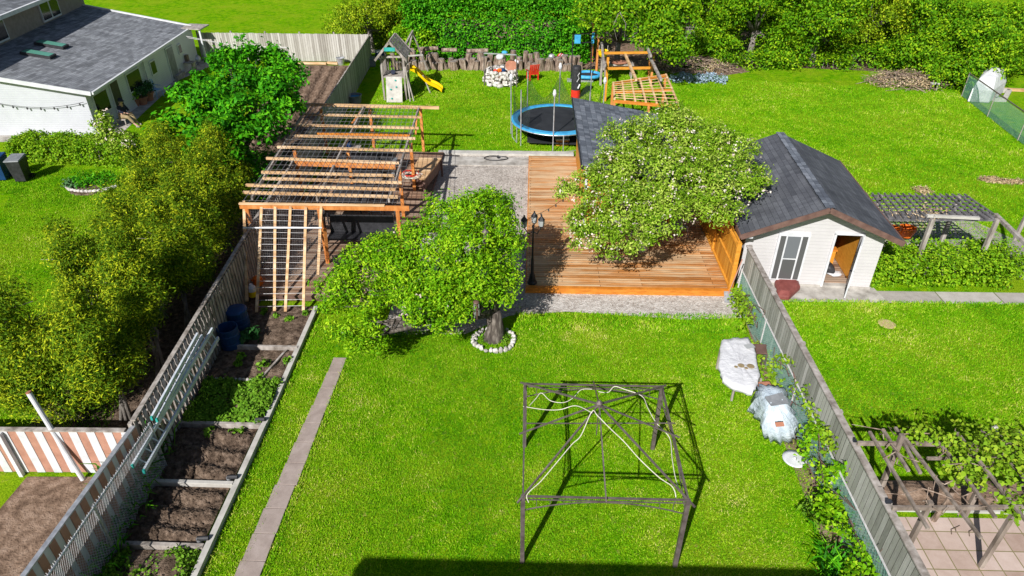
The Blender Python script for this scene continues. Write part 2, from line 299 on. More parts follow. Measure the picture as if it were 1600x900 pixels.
# ------------------------------------------------------------------ mesh helpers
class MB:
    def __init__(s): s.v = []; s.f = []
    def add(s, vs, fs):
        o = len(s.v); s.v += [Vector(p) for p in vs]; s.f += [tuple(i + o for i in f) for f in fs]; return s
    def box(s, c, d, rz=0, rx=0, ry=0):
        m = Matrix.Translation(c) @ Matrix.Rotation(rz, 4, 'Z') @ Matrix.Rotation(ry, 4, 'Y') @ Matrix.Rotation(rx, 4, 'X')
        vs = [m @ Vector((x * d[0] / 2, y * d[1] / 2, z * d[2] / 2)) for x in (-1, 1) for y in (-1, 1) for z in (-1, 1)]
        return s.add(vs, [(0, 1, 3, 2), (4, 6, 7, 5), (0, 4, 5, 1), (2, 3, 7, 6), (0, 2, 6, 4), (1, 5, 7, 3)])
    def bar(s, a, b, w, h=None, up=(0, 0, 1)):
        a = Vector(a); b = Vector(b); h = h or w; d = (b - a)
        if d.length < 1e-6: return s
        d.normalize(); u = Vector(up)
        if abs(d.dot(u)) > .98: u = Vector((0, 1, 0))
        x = d.cross(u).normalized() * (w / 2); y = d.cross(x).normalized() * (h / 2)
        vs = [p + i * x + j * y for p in (a, b) for i in (-1, 1) for j in (-1, 1)]
        return s.add(vs, [(0, 2, 3, 1), (4, 5, 7, 6), (0, 1, 5, 4), (2, 6, 7, 3), (0, 4, 6, 2), (1, 3, 7, 5)])
    def tube(s, pts, r, n=6, cap=True):
        pts = [Vector(p) for p in pts]; k = len(pts)
        rs = r if isinstance(r, (list, tuple)) else [r] * k
        o = len(s.v); prev = None
        for i, p in enumerate(pts):
            d = (pts[min(i + 1, k - 1)] - pts[max(i - 1, 0)])
            d = d.normalized() if d.length > 1e-9 else Vector((0, 0, 1))
            u = prev if prev is not None else (Vector((1, 0, 0)) if abs(d.x) < .8 else Vector((0, 1, 0)))
            x = (u - d * u.dot(d))
            x = x.normalized() if x.length > 1e-6 else d.orthogonal().normalized()
            prev = x; y = d.cross(x)
            for j in range(n):
                a = 2 * math.pi * j / n
                s.v.append(p + (x * math.cos(a) + y * math.sin(a)) * rs[i])
        for i in range(k - 1):
            for j in range(n):
                a = o + i * n + j; b = o + i * n + (j + 1) % n
                s.f.append((a, b, b + n, a + n))
        if cap:
            s.f.append(tuple(o + j for j in reversed(range(n)))); s.f.append(tuple(o + (k - 1) * n + j for j in range(n)))
        return s
    def lathe(s, c, prof, n=20, cap=True):
        """prof = [(r, z)...] from bottom to top"""
        return s.tube_rings([[Vector((c[0] + r * math.cos(2 * math.pi * j / n), c[1] + r * math.sin(2 * math.pi * j / n), c[2] + z)) for j in range(n)] for r, z in prof], cap)
    def tube_rings(s, rings, cap=True):
        o = len(s.v); n = len(rings[0])
        for r in rings: s.v += [Vector(p) for p in r]
        for i in range(len(rings) - 1):
            for j in range(n):
                a = o + i * n + j; b = o + i * n + (j + 1) % n
                s.f.append((a, b, b + n, a + n))
        if cap:
            s.f.append(tuple(o + j for j in reversed(range(n)))); s.f.append(tuple(o + (len(rings) - 1) * n + j for j in range(n)))
        return s
    def prism(s, poly, z0, z1):
        n = len(poly); vs = [(p[0], p[1], z0) for p in poly] + [(p[0], p[1], z1) for p in poly]
        fs = [tuple(reversed(range(n))), tuple(range(n, 2 * n))] + [(i, (i + 1) % n, (i + 1) % n + n, i + n) for i in range(n)]
        return s.add(vs, fs)
    def slab(s, quad, t, nrm=None):
        """a sheet of thickness t below the given quad"""
        q = [Vector(p) for p in quad]; n = (q[1] - q[0]).cross(q[2] - q[0]).normalized()
        if n.z < 0 and nrm is None: n = -n
        k = len(q); vs = q + [p - n * t for p in q]
        return s.add(vs, [tuple(range(k)), tuple(reversed(range(k, 2 * k)))] + [(i, i + k, (i + 1) % k + k, (i + 1) % k) for i in range(k)])
    def rock(s, c, r, seed, flat=.7, n=8):
        rnd = random.Random(seed); rings = []
        ph = [rnd.uniform(.75, 1.2) for _ in range(n)]
        for k in range(1, 6):
            t = math.pi * k / 6
            rings.append([Vector((c[0] + r[0] * math.sin(t) * math.cos(2 * math.pi * j / n) * ph[j] * rnd.uniform(.9, 1.1),
                                  c[1] + r[1] * math.sin(t) * math.sin(2 * math.pi * j / n) * ph[j] * rnd.uniform(.9, 1.1),
                                  c[2] - r[2] * math.cos(t))) for j in range(n)])
        return s.tube_rings(rings)
    def build(s, name, m, parent=None, smooth=False, bevel=0, world=True):
        me = bpy.data.meshes.new(name); vs = s.v
        if parent is not None and world:
            im = parent.matrix_basis.copy(); q = parent.parent
            while q is not None: im = q.matrix_basis @ im; q = q.parent
            im.invert(); vs = [im @ p for p in vs]
        me.from_pydata([tuple(p) for p in vs], [], s.f); me.update()
        import bmesh
        bm = bmesh.new(); bm.from_mesh(me); bmesh.ops.recalc_face_normals(bm, faces=bm.faces); bm.to_mesh(me); bm.free()
        me.materials.append(M[m] if isinstance(m, str) else m)
        if smooth:
            for p in me.polygons: p.use_smooth = True
        o = bpy.data.objects.new(name, me); COL.objects.link(o)
        if parent is not None: o.parent = parent
        if bevel:
            b = o.modifiers.new('bevel', 'BEVEL'); b.width = bevel; b.segments = 2; b.limit_method = 'ANGLE'
        return o
def tag(o, label, cat, group=None, kind=None):
    if label: o['label'] = label
    if cat: o['category'] = cat
    if group: o['group'] = group
    if kind: o['kind'] = kind
    return o
def thing(name, label, cat, loc=(0, 0, 0), rz=0, group=None, kind=None):
    o = bpy.data.objects.new(name, None); COL.objects.link(o); o.empty_display_size = .2
    o.location = loc; o.rotation_euler = (0, 0, rz)
    o.matrix_basis = Matrix.Translation(loc) @ Matrix.Rotation(rz, 4, 'Z')
    return tag(o, label, cat, group, kind)
def structure(o): o['kind'] = 'structure'; return o
def kids(o): return [c for c in COL.objects if c.parent == o]
def copy_tree(o, loc=None, rz=None, label=None, parent=None, scale=None):
    c = o.copy(); COL.objects.link(c)
    if parent is not None: c.parent = parent
    if loc is not None: c.location = loc
    if rz is not None: c.rotation_euler = (0, 0, rz)
    if scale is not None: c.scale = scale
    if label: c['label'] = label
    for k in kids(o): copy_tree(k, parent=c)
    return c
def quads(name, P, m, vals, parent=None, k=4):
    """P: (n,k,3) world-space polygons, vals: per-face value"""
    n = len(P); me = bpy.data.meshes.new(name)
    if parent is not None: P = P - np.array(parent.matrix_basis.translation)
    me.vertices.add(n * k); me.loops.add(n * k); me.polygons.add(n)
    me.vertices.foreach_set('co', P.astype(np.float32).ravel())
    me.loops.foreach_set('vertex_index', np.arange(n * k, dtype=np.int32))
    me.polygons.foreach_set('loop_start', np.arange(0, n * k, k, dtype=np.int32))
    me.polygons.foreach_set('loop_total', np.full(n, k, dtype=np.int32))
    me.update()
    a = me.attributes.new('v', 'FLOAT', 'FACE'); a.data.foreach_set('value', vals.astype(np.float32))
    me.materials.append(M[m] if isinstance(m, str) else m)
    o = bpy.data.objects.new(name, me); COL.objects.link(o)
    if parent is not None: o.parent = parent
    return o
def unit(a): return a / (np.linalg.norm(a, axis=-1, keepdims=True) + 1e-9)
def leaf_polys(rng, C, N, L, Wd):
    """diamond leaves centred at C with normal N"""
    n = len(C); t = unit(np.cross(N, unit(rng.normal(size=(n, 3))))); b = np.cross(N, t)
    s = rng.uniform(.65, 1.35, (n, 1)); L = L * s; Wd = Wd * s
    return np.stack([C - t * L, C + b * Wd + t * L * .15 + N * Wd * .35, C + t * L, C - b * Wd + t * L * .15 + N * Wd * .35], 1)
def foliage(name, m, parent, blobs, clumps, per, leaf=(.055, .028), cr=.16, seed=1, inner=.45, up=.45, hang=0.0, boxes=None, cut=None, vbias=0.0, lump=7):
    rng = np.random.default_rng(seed)
    B = np.array([(b if len(b) == 6 else (b[0], b[1], b[2], b[3], b[3], b[3] * .8)) for b in blobs], float) if blobs else None
    Cs = []; Ds = []
    if B is not None:
        w = (B[:, 3] * B[:, 4] * B[:, 5]) ** (2 / 3); w /= w.sum()
        idx = rng.choice(len(B), clumps, p=w); d = unit(rng.normal(size=(clumps, 3)))
        low = (d[:, 2] < -.45) & (rng.random(clumps) < .6); d[low, 2] *= -1
        ns = max(6, clumps // lump); sd = unit(rng.normal(size=(ns, 3))); sr = 1 + rng.normal(0, .09, ns); sb = rng.choice(len(B), ns, p=w); si = rng.integers(0, ns, clumps)
        idx = sb[si]; d = unit(sd[si] + rng.normal(0, .20, (clumps, 3))); low = (d[:, 2] < -.5) & (rng.random(clumps) < .5); d[low, 2] *= -1
        rr = sr[si][:, None] * (1 - inner * rng.random((clumps, 1)) ** 1.8) + rng.normal(0, .03, (clumps, 1))
        Cs.append(B[idx, :3] + d * rr * B[idx, 3:6]); Ds.append(d)
    if boxes:
        vol = np.array([((b[3] * b[4]) + (b[3] + b[4]) * b[5]) for b in boxes]); n = (clumps * vol / vol.sum()).astype(int)
        for b, k in zip(boxes, n):                         # x,y,z0, sx,sy,h, rot
            u = rng.uniform(-1, 1, (k, 3)); ax = rng.choice([0, 1, 2, 2], k); sg = np.where(rng.random(k) < .5, -1, 1)
            sg = np.where(ax == 2, 1, sg); depth = 1 - .25 * rng.random(k) ** 2 + rng.normal(0, .04, k)
            u[np.arange(k), ax] = sg * depth
            d = np.zeros((k, 3)); d[np.arange(k), ax] = sg
            sh = np.array([b[3] / 2, b[4] / 2, b[5] / 2])
            bumpy = .06 * np.sin(u[:, 0] * b[3] * 2.1 + b[0]) + .05 * np.sin(u[:, 1] * 5 + u[:, 0] * b[3] * 4.3)
            q = u * sh; q[:, 2] += bumpy + b[5] / 2
            c, s_ = math.cos(b[6]), math.sin(b[6]); x = q[:, 0] * c - q[:, 1] * s_; y = q[:, 0] * s_ + q[:, 1] * c
            q = np.stack([x + b[0], y + b[1], q[:, 2] + b[2]], 1)
            Cs.append(q); Ds.append(d)
    C = np.concatenate(Cs); D = np.concatenate(Ds)
    if cut is not None: k = cut(C); C = C[k]; D = D[k]
    cv = rng.uniform(0, 1, len(C))
    n = len(C) * per; Pc = np.repeat(C, per, 0) + rng.normal(0, cr, (n, 3)) * np.array([1, 1, .75]); Dd = np.repeat(D, per, 0)
    N = unit(Dd * .7 + np.array([0, 0, up]) + rng.normal(0, .62, (n, 3)))
    v = np.clip(np.repeat(cv, per) * .6 + rng.uniform(0, .4, n) + vbias, 0, 1)
    Pc[:, 2] = np.maximum(Pc[:, 2], .03)
    return quads(name, leaf_polys(rng, Pc, N, leaf[0], leaf[1]), m, v, parent)
def limbs(mb, basept, height, r0, targets, seed=0, crook=.08):
    """tapered trunk that forks to each target point"""
    rnd = random.Random(seed); b = Vector(basept); fork = b + Vector((rnd.uniform(-.1, .1), rnd.uniform(-.1, .1), height))
    mb.tube([b - Vector((0, 0, .1)), b + Vector((0, 0, .08)), b.lerp(fork, .4) + Vector((rnd.uniform(-crook, crook), rnd.uniform(-crook, crook), 0)), fork], [r0 * 1.45, r0 * 1.15, r0 * .92, r0 * .8], 10)
    for t in targets:
        t = Vector(t); mid = fork.lerp(t, .5) + Vector((rnd.uniform(-.2, .2), rnd.uniform(-.2, .2), rnd.uniform(0, .2)))
        rr = r0 * rnd.uniform(.38, .55)
        mb.tube([fork - Vector((0, 0, .08)), fork.lerp(mid, .5), mid, t], [rr, rr * .8, rr * .55, rr * .15], 7)
        for q in range(3):
            e = mid.lerp(t, rnd.uniform(0, .7)); mb.tube([e, e + Vector((rnd.uniform(-.5, .5), rnd.uniform(-.5, .5), rnd.uniform(.1, .5)))], [rr * .3, rr * .06], 5)
def scatter_blades(name, regions, label, seed=3):
    """short grass blades standing in the listed lawn quads: (corner points, count, height)"""
    rng = np.random.default_rng(seed); Ps = []; Vs = []
    for q, n, h in regions:
        q = np.array([(p[0], p[1]) for p in q]); u = rng.random(n); w = rng.random(n)
        p = (q[0] * ((1 - u) * (1 - w))[:, None] + q[1] * (u * (1 - w))[:, None] + q[2] * (u * w)[:, None] + q[3] * ((1 - u) * w)[:, None])
        a = rng.uniform(0, 2 * math.pi, n); hh = h * rng.uniform(.5, 1.4, n); wd = h * .22
        lean = rng.normal(0, h * .6, (n, 2)); z0 = np.full(n, .002)
        A = np.stack([p[:, 0] - np.cos(a) * wd, p[:, 1] - np.sin(a) * wd, z0], 1); B_ = np.stack([p[:, 0] + np.cos(a) * wd, p[:, 1] + np.sin(a) * wd, z0], 1)
        T = np.stack([p[:, 0] + lean[:, 0], p[:, 1] + lean[:, 1], hh], 1)
        Ps.append(np.stack([A, B_, T], 1))
        X_, Y_ = p[:, 0], p[:, 1]; patch = .45 + .20 * np.sin(X_ * 1.7 + 2 * np.sin(Y_ * .9)) * np.sin(Y_ * 2.1 + X_) + .16 * np.sin(X_ * .63 + 1.5 * np.sin(Y_ * .41)) + .14 * np.sin(X_ * 6.1 + 2 * np.sin(Y_ * 4.3)) * np.sin(Y_ * 5.7 - X_ * 2)
        for k_ in range(max(3, n // 3500)):
            j_ = rng.integers(0, n); rr_ = rng.uniform(.07, .3); patch += .5 * np.exp(-(((X_ - X_[j_]) / rr_) ** 2 + ((Y_ - Y_[j_]) / (rr_ * rng.uniform(.5, 1.1))) ** 2)) * rng.uniform(.4, 1)
        Vs.append(np.clip(patch * .6 + rng.beta(1.3, 3.0, n) * .8 - .12, 0, 1))
    o = quads(name, np.concatenate(Ps), 'blade', np.concatenate(Vs), None, 3)
    return tag(o, label, 'grass', kind='stuff')
def chain_link(name, a, b, z0, z1, pitch, r, m, parent):
    """real diamond wire between a and b"""
    a = Vector(a); b = Vector(b); L = (b - a).length; d = (b - a) / L; H = z1 - z0; mb = MB(); k = int((L + H) / pitch)
    for i in range(k):
        s = i * pitch - H
        for sgn in (0, 1):
            t0, t1 = max(0, s), min(L, s + H)
            if t1 - t0 < .02: continue
            h0, h1 = (t0 - s), (t1 - s)
            if sgn: h0, h1 = H - h0, H - h1
            off = Vector((-d.y, d.x, 0)) * (r * (1 if sgn else -1))
            mb.tube([a + d * t0 + Vector((0, 0, z0 + h0)) + off, a + d * t1 + Vector((0, 0, z0 + h1)) + off], r, 3, False)
    return mb.build(name, m, parent)
def soil_bed(name, quad, m, rows, amp, axis=0, seed=1, z=.03, nx=60, ny=60, mound=.0):
    """a sheet of dug earth with ridges running along `axis` of the quad"""
    rng = np.random.default_rng(seed); q = [Vector((p[0], p[1], 0)) for p in quad]; mb = MB(); ns = rng.normal(0, 1, (ny + 1, nx + 1))
    for j in range(ny + 1):
        for i in range(nx + 1):
            u = i / nx; w = j / ny; p = q[0] * (1 - u) * (1 - w) + q[1] * u * (1 - w) + q[2] * u * w + q[3] * (1 - u) * w
            s = (w if axis == 0 else u) * rows + .12 * math.sin(7 * (u if axis == 0 else w) + seed)
            h = amp * (.5 - .5 * math.cos(2 * math.pi * s)) + ns[j, i] * min(.022, amp * .3) + .02 * math.sin(9 * u + seed) * math.sin(8 * w)
            e = min(u, 1 - u, w, 1 - w); h *= min(1, e * 25)
            mb.v.append(Vector((p.x, p.y, z + max(h, -z * .5) + mound * min(1, e * 6))))
    for j in range(ny):
        for i in range(nx):
            a = j * (nx + 1) + i; mb.f.append((a, a + 1, a + nx + 2, a + nx + 1))
    return structure(mb.build(name, m, smooth=True))
def sheet(name, poly, z, m, seg=None):
    mb = MB(); n = len(poly); mb.add([(p[0], p[1], z) for p in poly], [tuple(range(n))]); return structure(mb.build(name, m))

# ================================================================== GROUND
sheet('lawn', [(-260, -120), (260, -120), (260, 420), (-260, 420)], 0, 'grass')
sheet('gravel_patio', [(-4.35, 16.25), (-1.9, 16.35), (-.6, 17.35), (1.2, 17.62), (3.2, 17.45), (4.9, 17.3), (6.6, 17.45), (6.65, 18.9), (-.07, 18.9), (-.07, 30.35), (-4.4, 30.35)], .004, 'gravel')
sheet('pale_gravel', [(-.1, 17.75), (1.2, 17.66), (3.2, 17.5), (4.9, 17.35), (6.45, 17.5), (6.6, 18.66), (-.1, 18.66)], .008, 'gravel2')
# concrete strip and kerb behind the gravel
structure(MB().box((-2.25, 29.62, .012), (4.3, 1.0, .05)).build('concrete_strip', 'concrete'))
structure(MB().box((-1.2, 30.52, .03), (6.4, .42, .16)).build('kerb', 'kerb', bevel=.01))
# slab path beside the raised beds
mb = MB(); y = 5.2; rnd = random.Random(4)
while y < 15.0:
    L = .66; x0 = -5.8 + (y - 8) * .042; w = .50 - (y - 8) * .02 + rnd.uniform(-.01, .01)
    mb.box((x0 + w / 2 + rnd.uniform(-.012, .012), y + L / 2, .008 + rnd.uniform(0, .006)), (w, L - .014, .05), rnd.uniform(-.012, .012)); y += L
structure(mb.build('path', 'slab', bevel=.006))
# pink paved patio, brick edge, flagstones by the right shed
sheet('patio', [(7.0, 2.0), (20, 2.0), (20, 10.15), (7.0, 10.0)], .006, 'patio')
structure(MB().box((12.0, 10.22, .02), (10, .12, .10)).build('patio_kerb', 'kerb'))
soil_bed('soil_bed', [(7.0, 10.3), (18, 10.4), (18, 11.2), (7.0, 11.0)], 'soil2', 1, .05, seed=4, ny=14, nx=90, z=.03)
sheet('concrete_pad', [(7.05, 18.38), (11.5, 18.42), (11.35, 19.6), (7.0, 19.7)], .010, 'concrete')
sheet('flagstone_walk', [(11.3, 18.42), (21, 18.48), (21, 19.15), (11.3, 19.1)], .006, 'flag')
sheet('flagstone_path', [(12.0, 21.3), (16.2, 21.2), (17.0, 19.0), (18.3, 19.0), (18.2, 22.3), (17.2, 24.4), (15.4, 25.2), (14.4, 24.4), (12.0, 23.6)], .009, 'flag')
# left neighbours: ploughed plot, bare bed, paving
soil_bed('ploughed_plot', [(-13.6, 26.5), (-9.75, 26.5), (-10.7, 45.6), (-16.6, 45.6)], 'soil2', 7.5, .16, axis=1, seed=2, nx=170, ny=110)
soil_bed('bare_plot', [(-11.75, 5.0), (-8.75, 5.0), (-8.75, 10.62), (-11.55, 10.55)], 'soil2', 3, .02, seed=5, nx=70, ny=90, z=.02)
sheet('house_paving', [(-30, 31.2), (-21.6, 31.6), (-20.85, 33.2), (-22.0, 42), (-21.0, 46.6), (-30, 47), (-30, 32)], .008, 'concrete')
# raised beds: soil
BX0, BX1 = -8.62, -6.72
for i, (ya, yb, rows, amp, sd) in enumerate([(15.5, 17.6, 2, .03, 11), (14.1, 15.35, 2, .03, 12), (12.36, 13.9, 3, .03, 13), (10.48, 12.2, 3, .10, 14), (8.84, 10.34, 3, .10, 15), (5.2, 8.68, 5, .04, 16)]):
    soil_bed('garden_soil', [(BX0 - .25, ya), (BX1, ya), (BX1, yb), (BX0 - .25, yb)], 'soil', rows, amp, seed=sd, nx=64, ny=56, z=.05)
sheet('earth_strip', [(-10.1, 18), (-8.7, 4), (-8.5, 4), (-8.6, 18.2)], .006, 'soil')
sheet('mulch_bed', [(-12.6, 11), (-9.3, 11), (-9.6, 26), (-12.4, 26)], .006, 'soil')
sheet('shrub_bed', [(6.2, 5.5), (6.9, 5.5), (6.9, 18.3), (6.75, 18.3), (6.3, 12)], .006, 'soil2')
# back edge of the garden: earth under logs and shrubs
sheet('earth_bed', [(-9.4, 45.4), (8, 45.2), (12, 44), (14, 45), (14, 60), (-9.4, 60)], .008, 'soil2')
sheet('leaf_litter', [(8.0, 45.2), (12.5, 45.2), (16, 46.2), (25, 45.0), (28, 46.0), (31, 52), (14, 60), (8, 60)], .012, 'soil')

# ================================================================== THE HOUSE BEHIND THE CAMERA (casts the shade at the foot of the picture)
h = thing('house', 'own two storey house whose shadow falls across the lawn', 'house', (-1.6, -3.2, 0))
MB().box((-1.6, -3.2, 2.85), (9.3, 8.7, 5.7)).build('wall', 'stucco', h)
mb = MB(); x0, x1, y0, y1 = -6.6, 3.35, -8, 1.44
mb.tube_rings([[(x0, y0, 5.72), (x1, y0, 5.72), (x1, y1, 5.72), (x0, y1, 5.72)], [(x0, y0, 6.0), (x1, y0, 6.0), (x1, y1, 6.0), (x0, y1, 6.0)], [(x0 + 3.6, -4.4, 7.7), (x1 - 3.6, -4.4, 7.7), (x1 - 3.6, -2.2, 7.7), (x0 + 3.6, -2.2, 7.7)]])
mb.build('roof', 'roof_r', h)
for x in (-5, -1.6, 1.8):
    w = MB().box((x, 1.16, 3.9), (1.3, .06, 1.2)).build('window', 'white', h)
    MB().box((x, 1.2, 3.9), (1.14, .04, 1.04)).build('pane', 'glass', w)
# ================================================================== LEFT NEIGHBOUR'S HOUSE
lh = thing('neighbour_house', 'white sided house with grey shingle lean-to roof and two skylights', 'house', (-24, 38, 0))
A = Vector((-21.86, 32.5, 0)); B_ = Vector((-22.35, 46.0, 0)); L0 = Vector((-30, 32.0, 0))
ux = (B_ - A).normalized()
Z = lambda p, z: Vector((p.x, p.y, z))
mb = MB(); Cw = Vector((-27.6, 32.25, 0)); Dw = Vector((-29.3, 46.4, 0))
mb.tube_rings([[Z(A, 0), Z(B_, 0), Z(Dw, 0), Z(Cw, 0)], [Z(A, 2.12), Z(B_, 2.12), Z(Dw, 3.2), Z(Cw, 3.1)]])
mb.build('wall', 'siding', lh)
E0 = Vector((-21.35, 32.25, 2.22)); E1 = Vector((-22.55, 46.55, 2.22)); T1 = Vector((-29.75, 46.95, 3.42)); T0 = Vector((-27.75, 31.95, 3.36))
rf = MB().slab([E0, E1, T1, T0], .12).build('roof', 'roof_l', lh)
mb = MB(); mb.bar(E0 + Vector((.05, 0, -.03)), E1 + Vector((.05, 0, -.03)), .12, .12); mb.build('gutter', 'white', rf)
mb = MB(); mb.bar(E0 + Vector((0, -.04, -.04)), T0 + Vector((0, -.04, -.04)), .04, .2); mb.bar(E1 + Vector((0, .05, .02)), T1 + Vector((0, .05, .02)), .10, .14); mb.build('trim_board', 'white', rf)
def roofz(x, y):
    n = (E1 - E0).cross(T0 - E0); return E0.z - (n.x * (x - E0.x) + n.y * (y - E0.y)) / n.z
for (px, py) in ((84, 78), (63, 92)):
    c = G(px, py, 2.8); c.z = roofz(c.x, c.y)
    mb = MB(); d = (T0 - E0).normalized(); e = (E1 - E0).normalized()
    q = [c + d * s * .75 + e * t * .33 for s, t in ((-1, -1), (1, -1), (1, 1), (-1, 1))]
    sk = MB().slab([p + Vector((0, 0, .13)) for p in q], .16).build('skylight', 'blackplastic', lh)
    qq = [c + d * s * .68 + e * t * .26 + Vector((0, 0, .145)) for s, t in ((-1, -1), (1, -1), (1, 1), (-1, 1))]
    MB().slab(qq, .01).build('pane', 'greenglass', sk)
# openings in the east wall (wall runs from A to B_)
def wallpt(px, py):
    d = ray(px, py); n = Vector((ux.y, -ux.x, 0)); t = n.dot(A - Vector((0, 0, CH))) / n.dot(d); p = Vector((0, 0, CH)) + d * t
    return (p - A).dot(ux), p.z
nw = Vector((ux.y, -ux.x, 0)); nw = nw if nw.x > 0 else -nw
def opening(name, s0, s1, z0, z1, frame, pane, pn='pane', t=.07):
    c = A + ux * ((s0 + s1) / 2) + nw * .02 + Vector((0, 0, (z0 + z1) / 2)); rz = math.atan2(ux.y, ux.x)
    f = MB().box(c, (s1 - s0, .07, z1 - z0), rz).build(name, frame, lh)
    MB().box(c + nw * .03, (s1 - s0 - 2 * t, .03, z1 - z0 - 2 * t), rz).build(pn, pane, f); return f
opening('window', .45, 1.85, .75, 1.85, 'white', 'glass')
opening('door', 2.2, 3.1, .05, 1.98, 'white', 'black', 'door_panel')
opening('window', 4.0, 5.6, .85, 1.9, 'white', 'glass')
opening('window', 6.9, 7.6, 1.0, 1.8, 'white', 'glass')
opening('door', 9.2, 10.2, .05, 1.98, 'white', 'greyplastic', 'door_panel')
opening('window', 10.9, 11.4, 1.2, 1.8, 'white', 'glass')
c = A + ux * 6.1 + nw * .12; MB().bar(c, c + Vector((0, 0, 2.1)), .09, .09).build('downpipe', 'white', lh)
# two storey part
mb = MB(); P0 = Vector((-27.5, 31.0, 0)); P1 = Vector((-29.7, 47.3, 0)); P2 = Vector((-39, 47.3, 0)); P3 = Vector((-39, 31.0, 0))
mb.tube_rings([[Z(p, 0) for p in (P0, P1, P2, P3)], [Z(p, 4.75) for p in (P0, P1, P2, P3)]])
mb.build('upper_wall', 'stucco', lh)
e0 = Vector((-27.05, 30.6, 4.8)); e1 = Vector((-29.25, 47.7, 4.8)); r1 = Vector((-34, 44, 6.6)); r0 = Vector((-33, 33.5, 6.6)); f0 = Vector((-39.5, 30.6, 4.8)); f1 = Vector((-39.5, 47.7, 4.8))
ur = MB().add([e0, e1, r1, r0, f0, f1], [(0, 1, 2, 3), (3, 2, 5, 4), (0, 3, 4), (1, 5, 2), (0, 4, 5, 1)]).build('upper_roof', 'roof_l', lh)
mb = MB(); mb.bar(e0 + Vector((.06, 0, -.06)), e1 + Vector((.06, 0, -.06)), .16, .2); mb.bar(e1 + Vector((0, .05, -.06)), f1 + Vector((0, .05, -.06)), .16, .2); mb.build('gutter', 'white', ur)
uw = (P1 - P0).normalized(); un = Vector((-uw.y, uw.x, 0)); un = un if un.x > 0 else -un
for s0, s1 in ((4.2, 6.6), (10.6, 12.9)):
    c = P0 + uw * ((s0 + s1) / 2) + un * .03 + Vector((0, 0, 4.05)); rz = math.atan2(uw.y, uw.x)
    f = MB().box(c, (s1 - s0, .1, 1.15), rz).build('window', 'white', lh)
    for k in (-1, 1): MB().box(c + uw * k * (s1 - s0) / 4 + un * .045, ((s1 - s0) / 2 - .16, .03, .95), rz).build('pane', 'glass', f)
# covered store at the far end of the house
g = thing('porch_canopy', 'small white canopy on a post at the far house corner', 'canopy', (-22.0, 46.4, 0))
MB().slab([(-22.9, 45.7, 2.3), (-21.6, 45.7, 2.25), (-21.6, 47.1, 2.25), (-22.9, 47.1, 2.3)], .06).build('roof', 'greywood', g)
MB().bar((-21.75, 45.85, 0), (-21.75, 45.85, 2.2), .1, .1).build('post', 'white', g)
# string of dark bulbs on the white wall
mb = MB(); bb = MB(); a = Vector((-21.95, 32.4, 1.72)); b = Vector((-27.2, 32.15, 2.0)); pts = []
for i in range(25):
    t = i / 24; p = a.lerp(b, t); p.z -= .38 * 4 * t * (1 - t); p.y -= .03; pts.append(p)
    if i % 3 == 1: bb.lathe(p - Vector((0, 0, .14)), [(.01, 0), (.045, .04), (.045, .08), (.02, .13)], 8)
sg = thing('string_light', 'string of dark bulbs sagging across the sunny white house wall', 'string lights', (-24.5, 32.3, 0))
mb.tube(pts, .012, 5); mb.build('wire', 'black', sg); bb.build('bulb', 'bulb', sg)['kind'] = 'stuff'
mb = MB(); a = Vector((-22.0, 44.4, 2.1)); b = Vector((-15.0, 42.5, 1.9))
cl = thing('clothes_line', 'thin twin clothes line running from the house to the chestnut tree', 'clothes line', (-22, 44.4, 0))
for k in (0, .12): mb.tube([a + Vector((0, k, -k)), a.lerp(b, .5) - Vector((0, 0, .25)), b + Vector((0, k, 0))], .014, 4)
mb.build('line', 'wirelight', cl)

# ================================================================== FENCES
def fence(name, label, pts, h, bw, gap, board, postm, post_gap=2.4, cap=None, rail=True, alt=0.0, z0=.03, alt_mats=None, side=1, jitter=.0, slope=None, post_extra=0, thick=.022, capw=.11, inset=0):
    f = thing(name, label, 'fence', tuple(pts[0]) + (0,)); rnd = random.Random(len(label)); mbs = [MB(), MB()]; caps = MB(); rails = MB(); k = 0
    for (ax, ay), (bx, by) in zip(pts[:-1], pts[1:]):
        a = Vector((ax, ay, 0)); b = Vector((bx, by, 0)); L = (b - a).length; d = (b - a) / L; n = Vector((-d.y, d.x, 0)) * side; s = 0; rz = math.atan2(d.y, d.x)
        while s < L - bw * .5:
            c = a + d * (s + bw / 2) + n * (alt if k % 2 else 0); hh = h + rnd.uniform(-jitter, jitter)
            mbs[k % 2 if alt_mats else 0].box((c.x, c.y, z0 + hh / 2), (bw, thick, hh - z0), rz + rnd.uniform(-.01, .01)); s += bw + gap; k += 1
        if cap: c = (a + b) / 2; caps.box((c.x, c.y, h + z0 + .03), (L, capw, .035), rz)
        if rail:
            for z in (.35, h - .28): c = (a + b) / 2 + n * (-.045); rails.box((c.x, c.y, z), (L, .04, .09), rz)
        m = max(1, round(L / post_gap))
        for i in range(m + 1):
            p = a + d * (L * i / m) - n * (.075 + inset); MB().box((p.x, p.y, (h + post_extra) / 2), (.09, .09, h + post_extra), rz).build('post', postm, f)
    mbs[0].build('boards', alt_mats[0] if alt_mats else board, f)
    if alt_mats: mbs[1].build('boards', alt_mats[1], f)
    if cap: caps.build('cap_rail', cap, f)
    if rail: rails.build('rail', postm, f)
    return f
fence('picket_fence', 'shaded grey picket fence with spaced boards behind the ladders', [(-8.66, 10.75), (-9.28, 20.0), (-9.5, 25.5)], 1.62, .13, -.025, 'greywood', 'greywood', cap='greywood', alt=.075, side=-1)
fence('striped_fence', 'grey capped fence of white and brown boards behind the chain link', [(-8.86, 4.0), (-8.66, 10.70)], 1.5, .16, .0, 'white', 'galv', cap='galv', alt_mats=('white', 'pink'), alt=.02, side=-1, capw=.1)
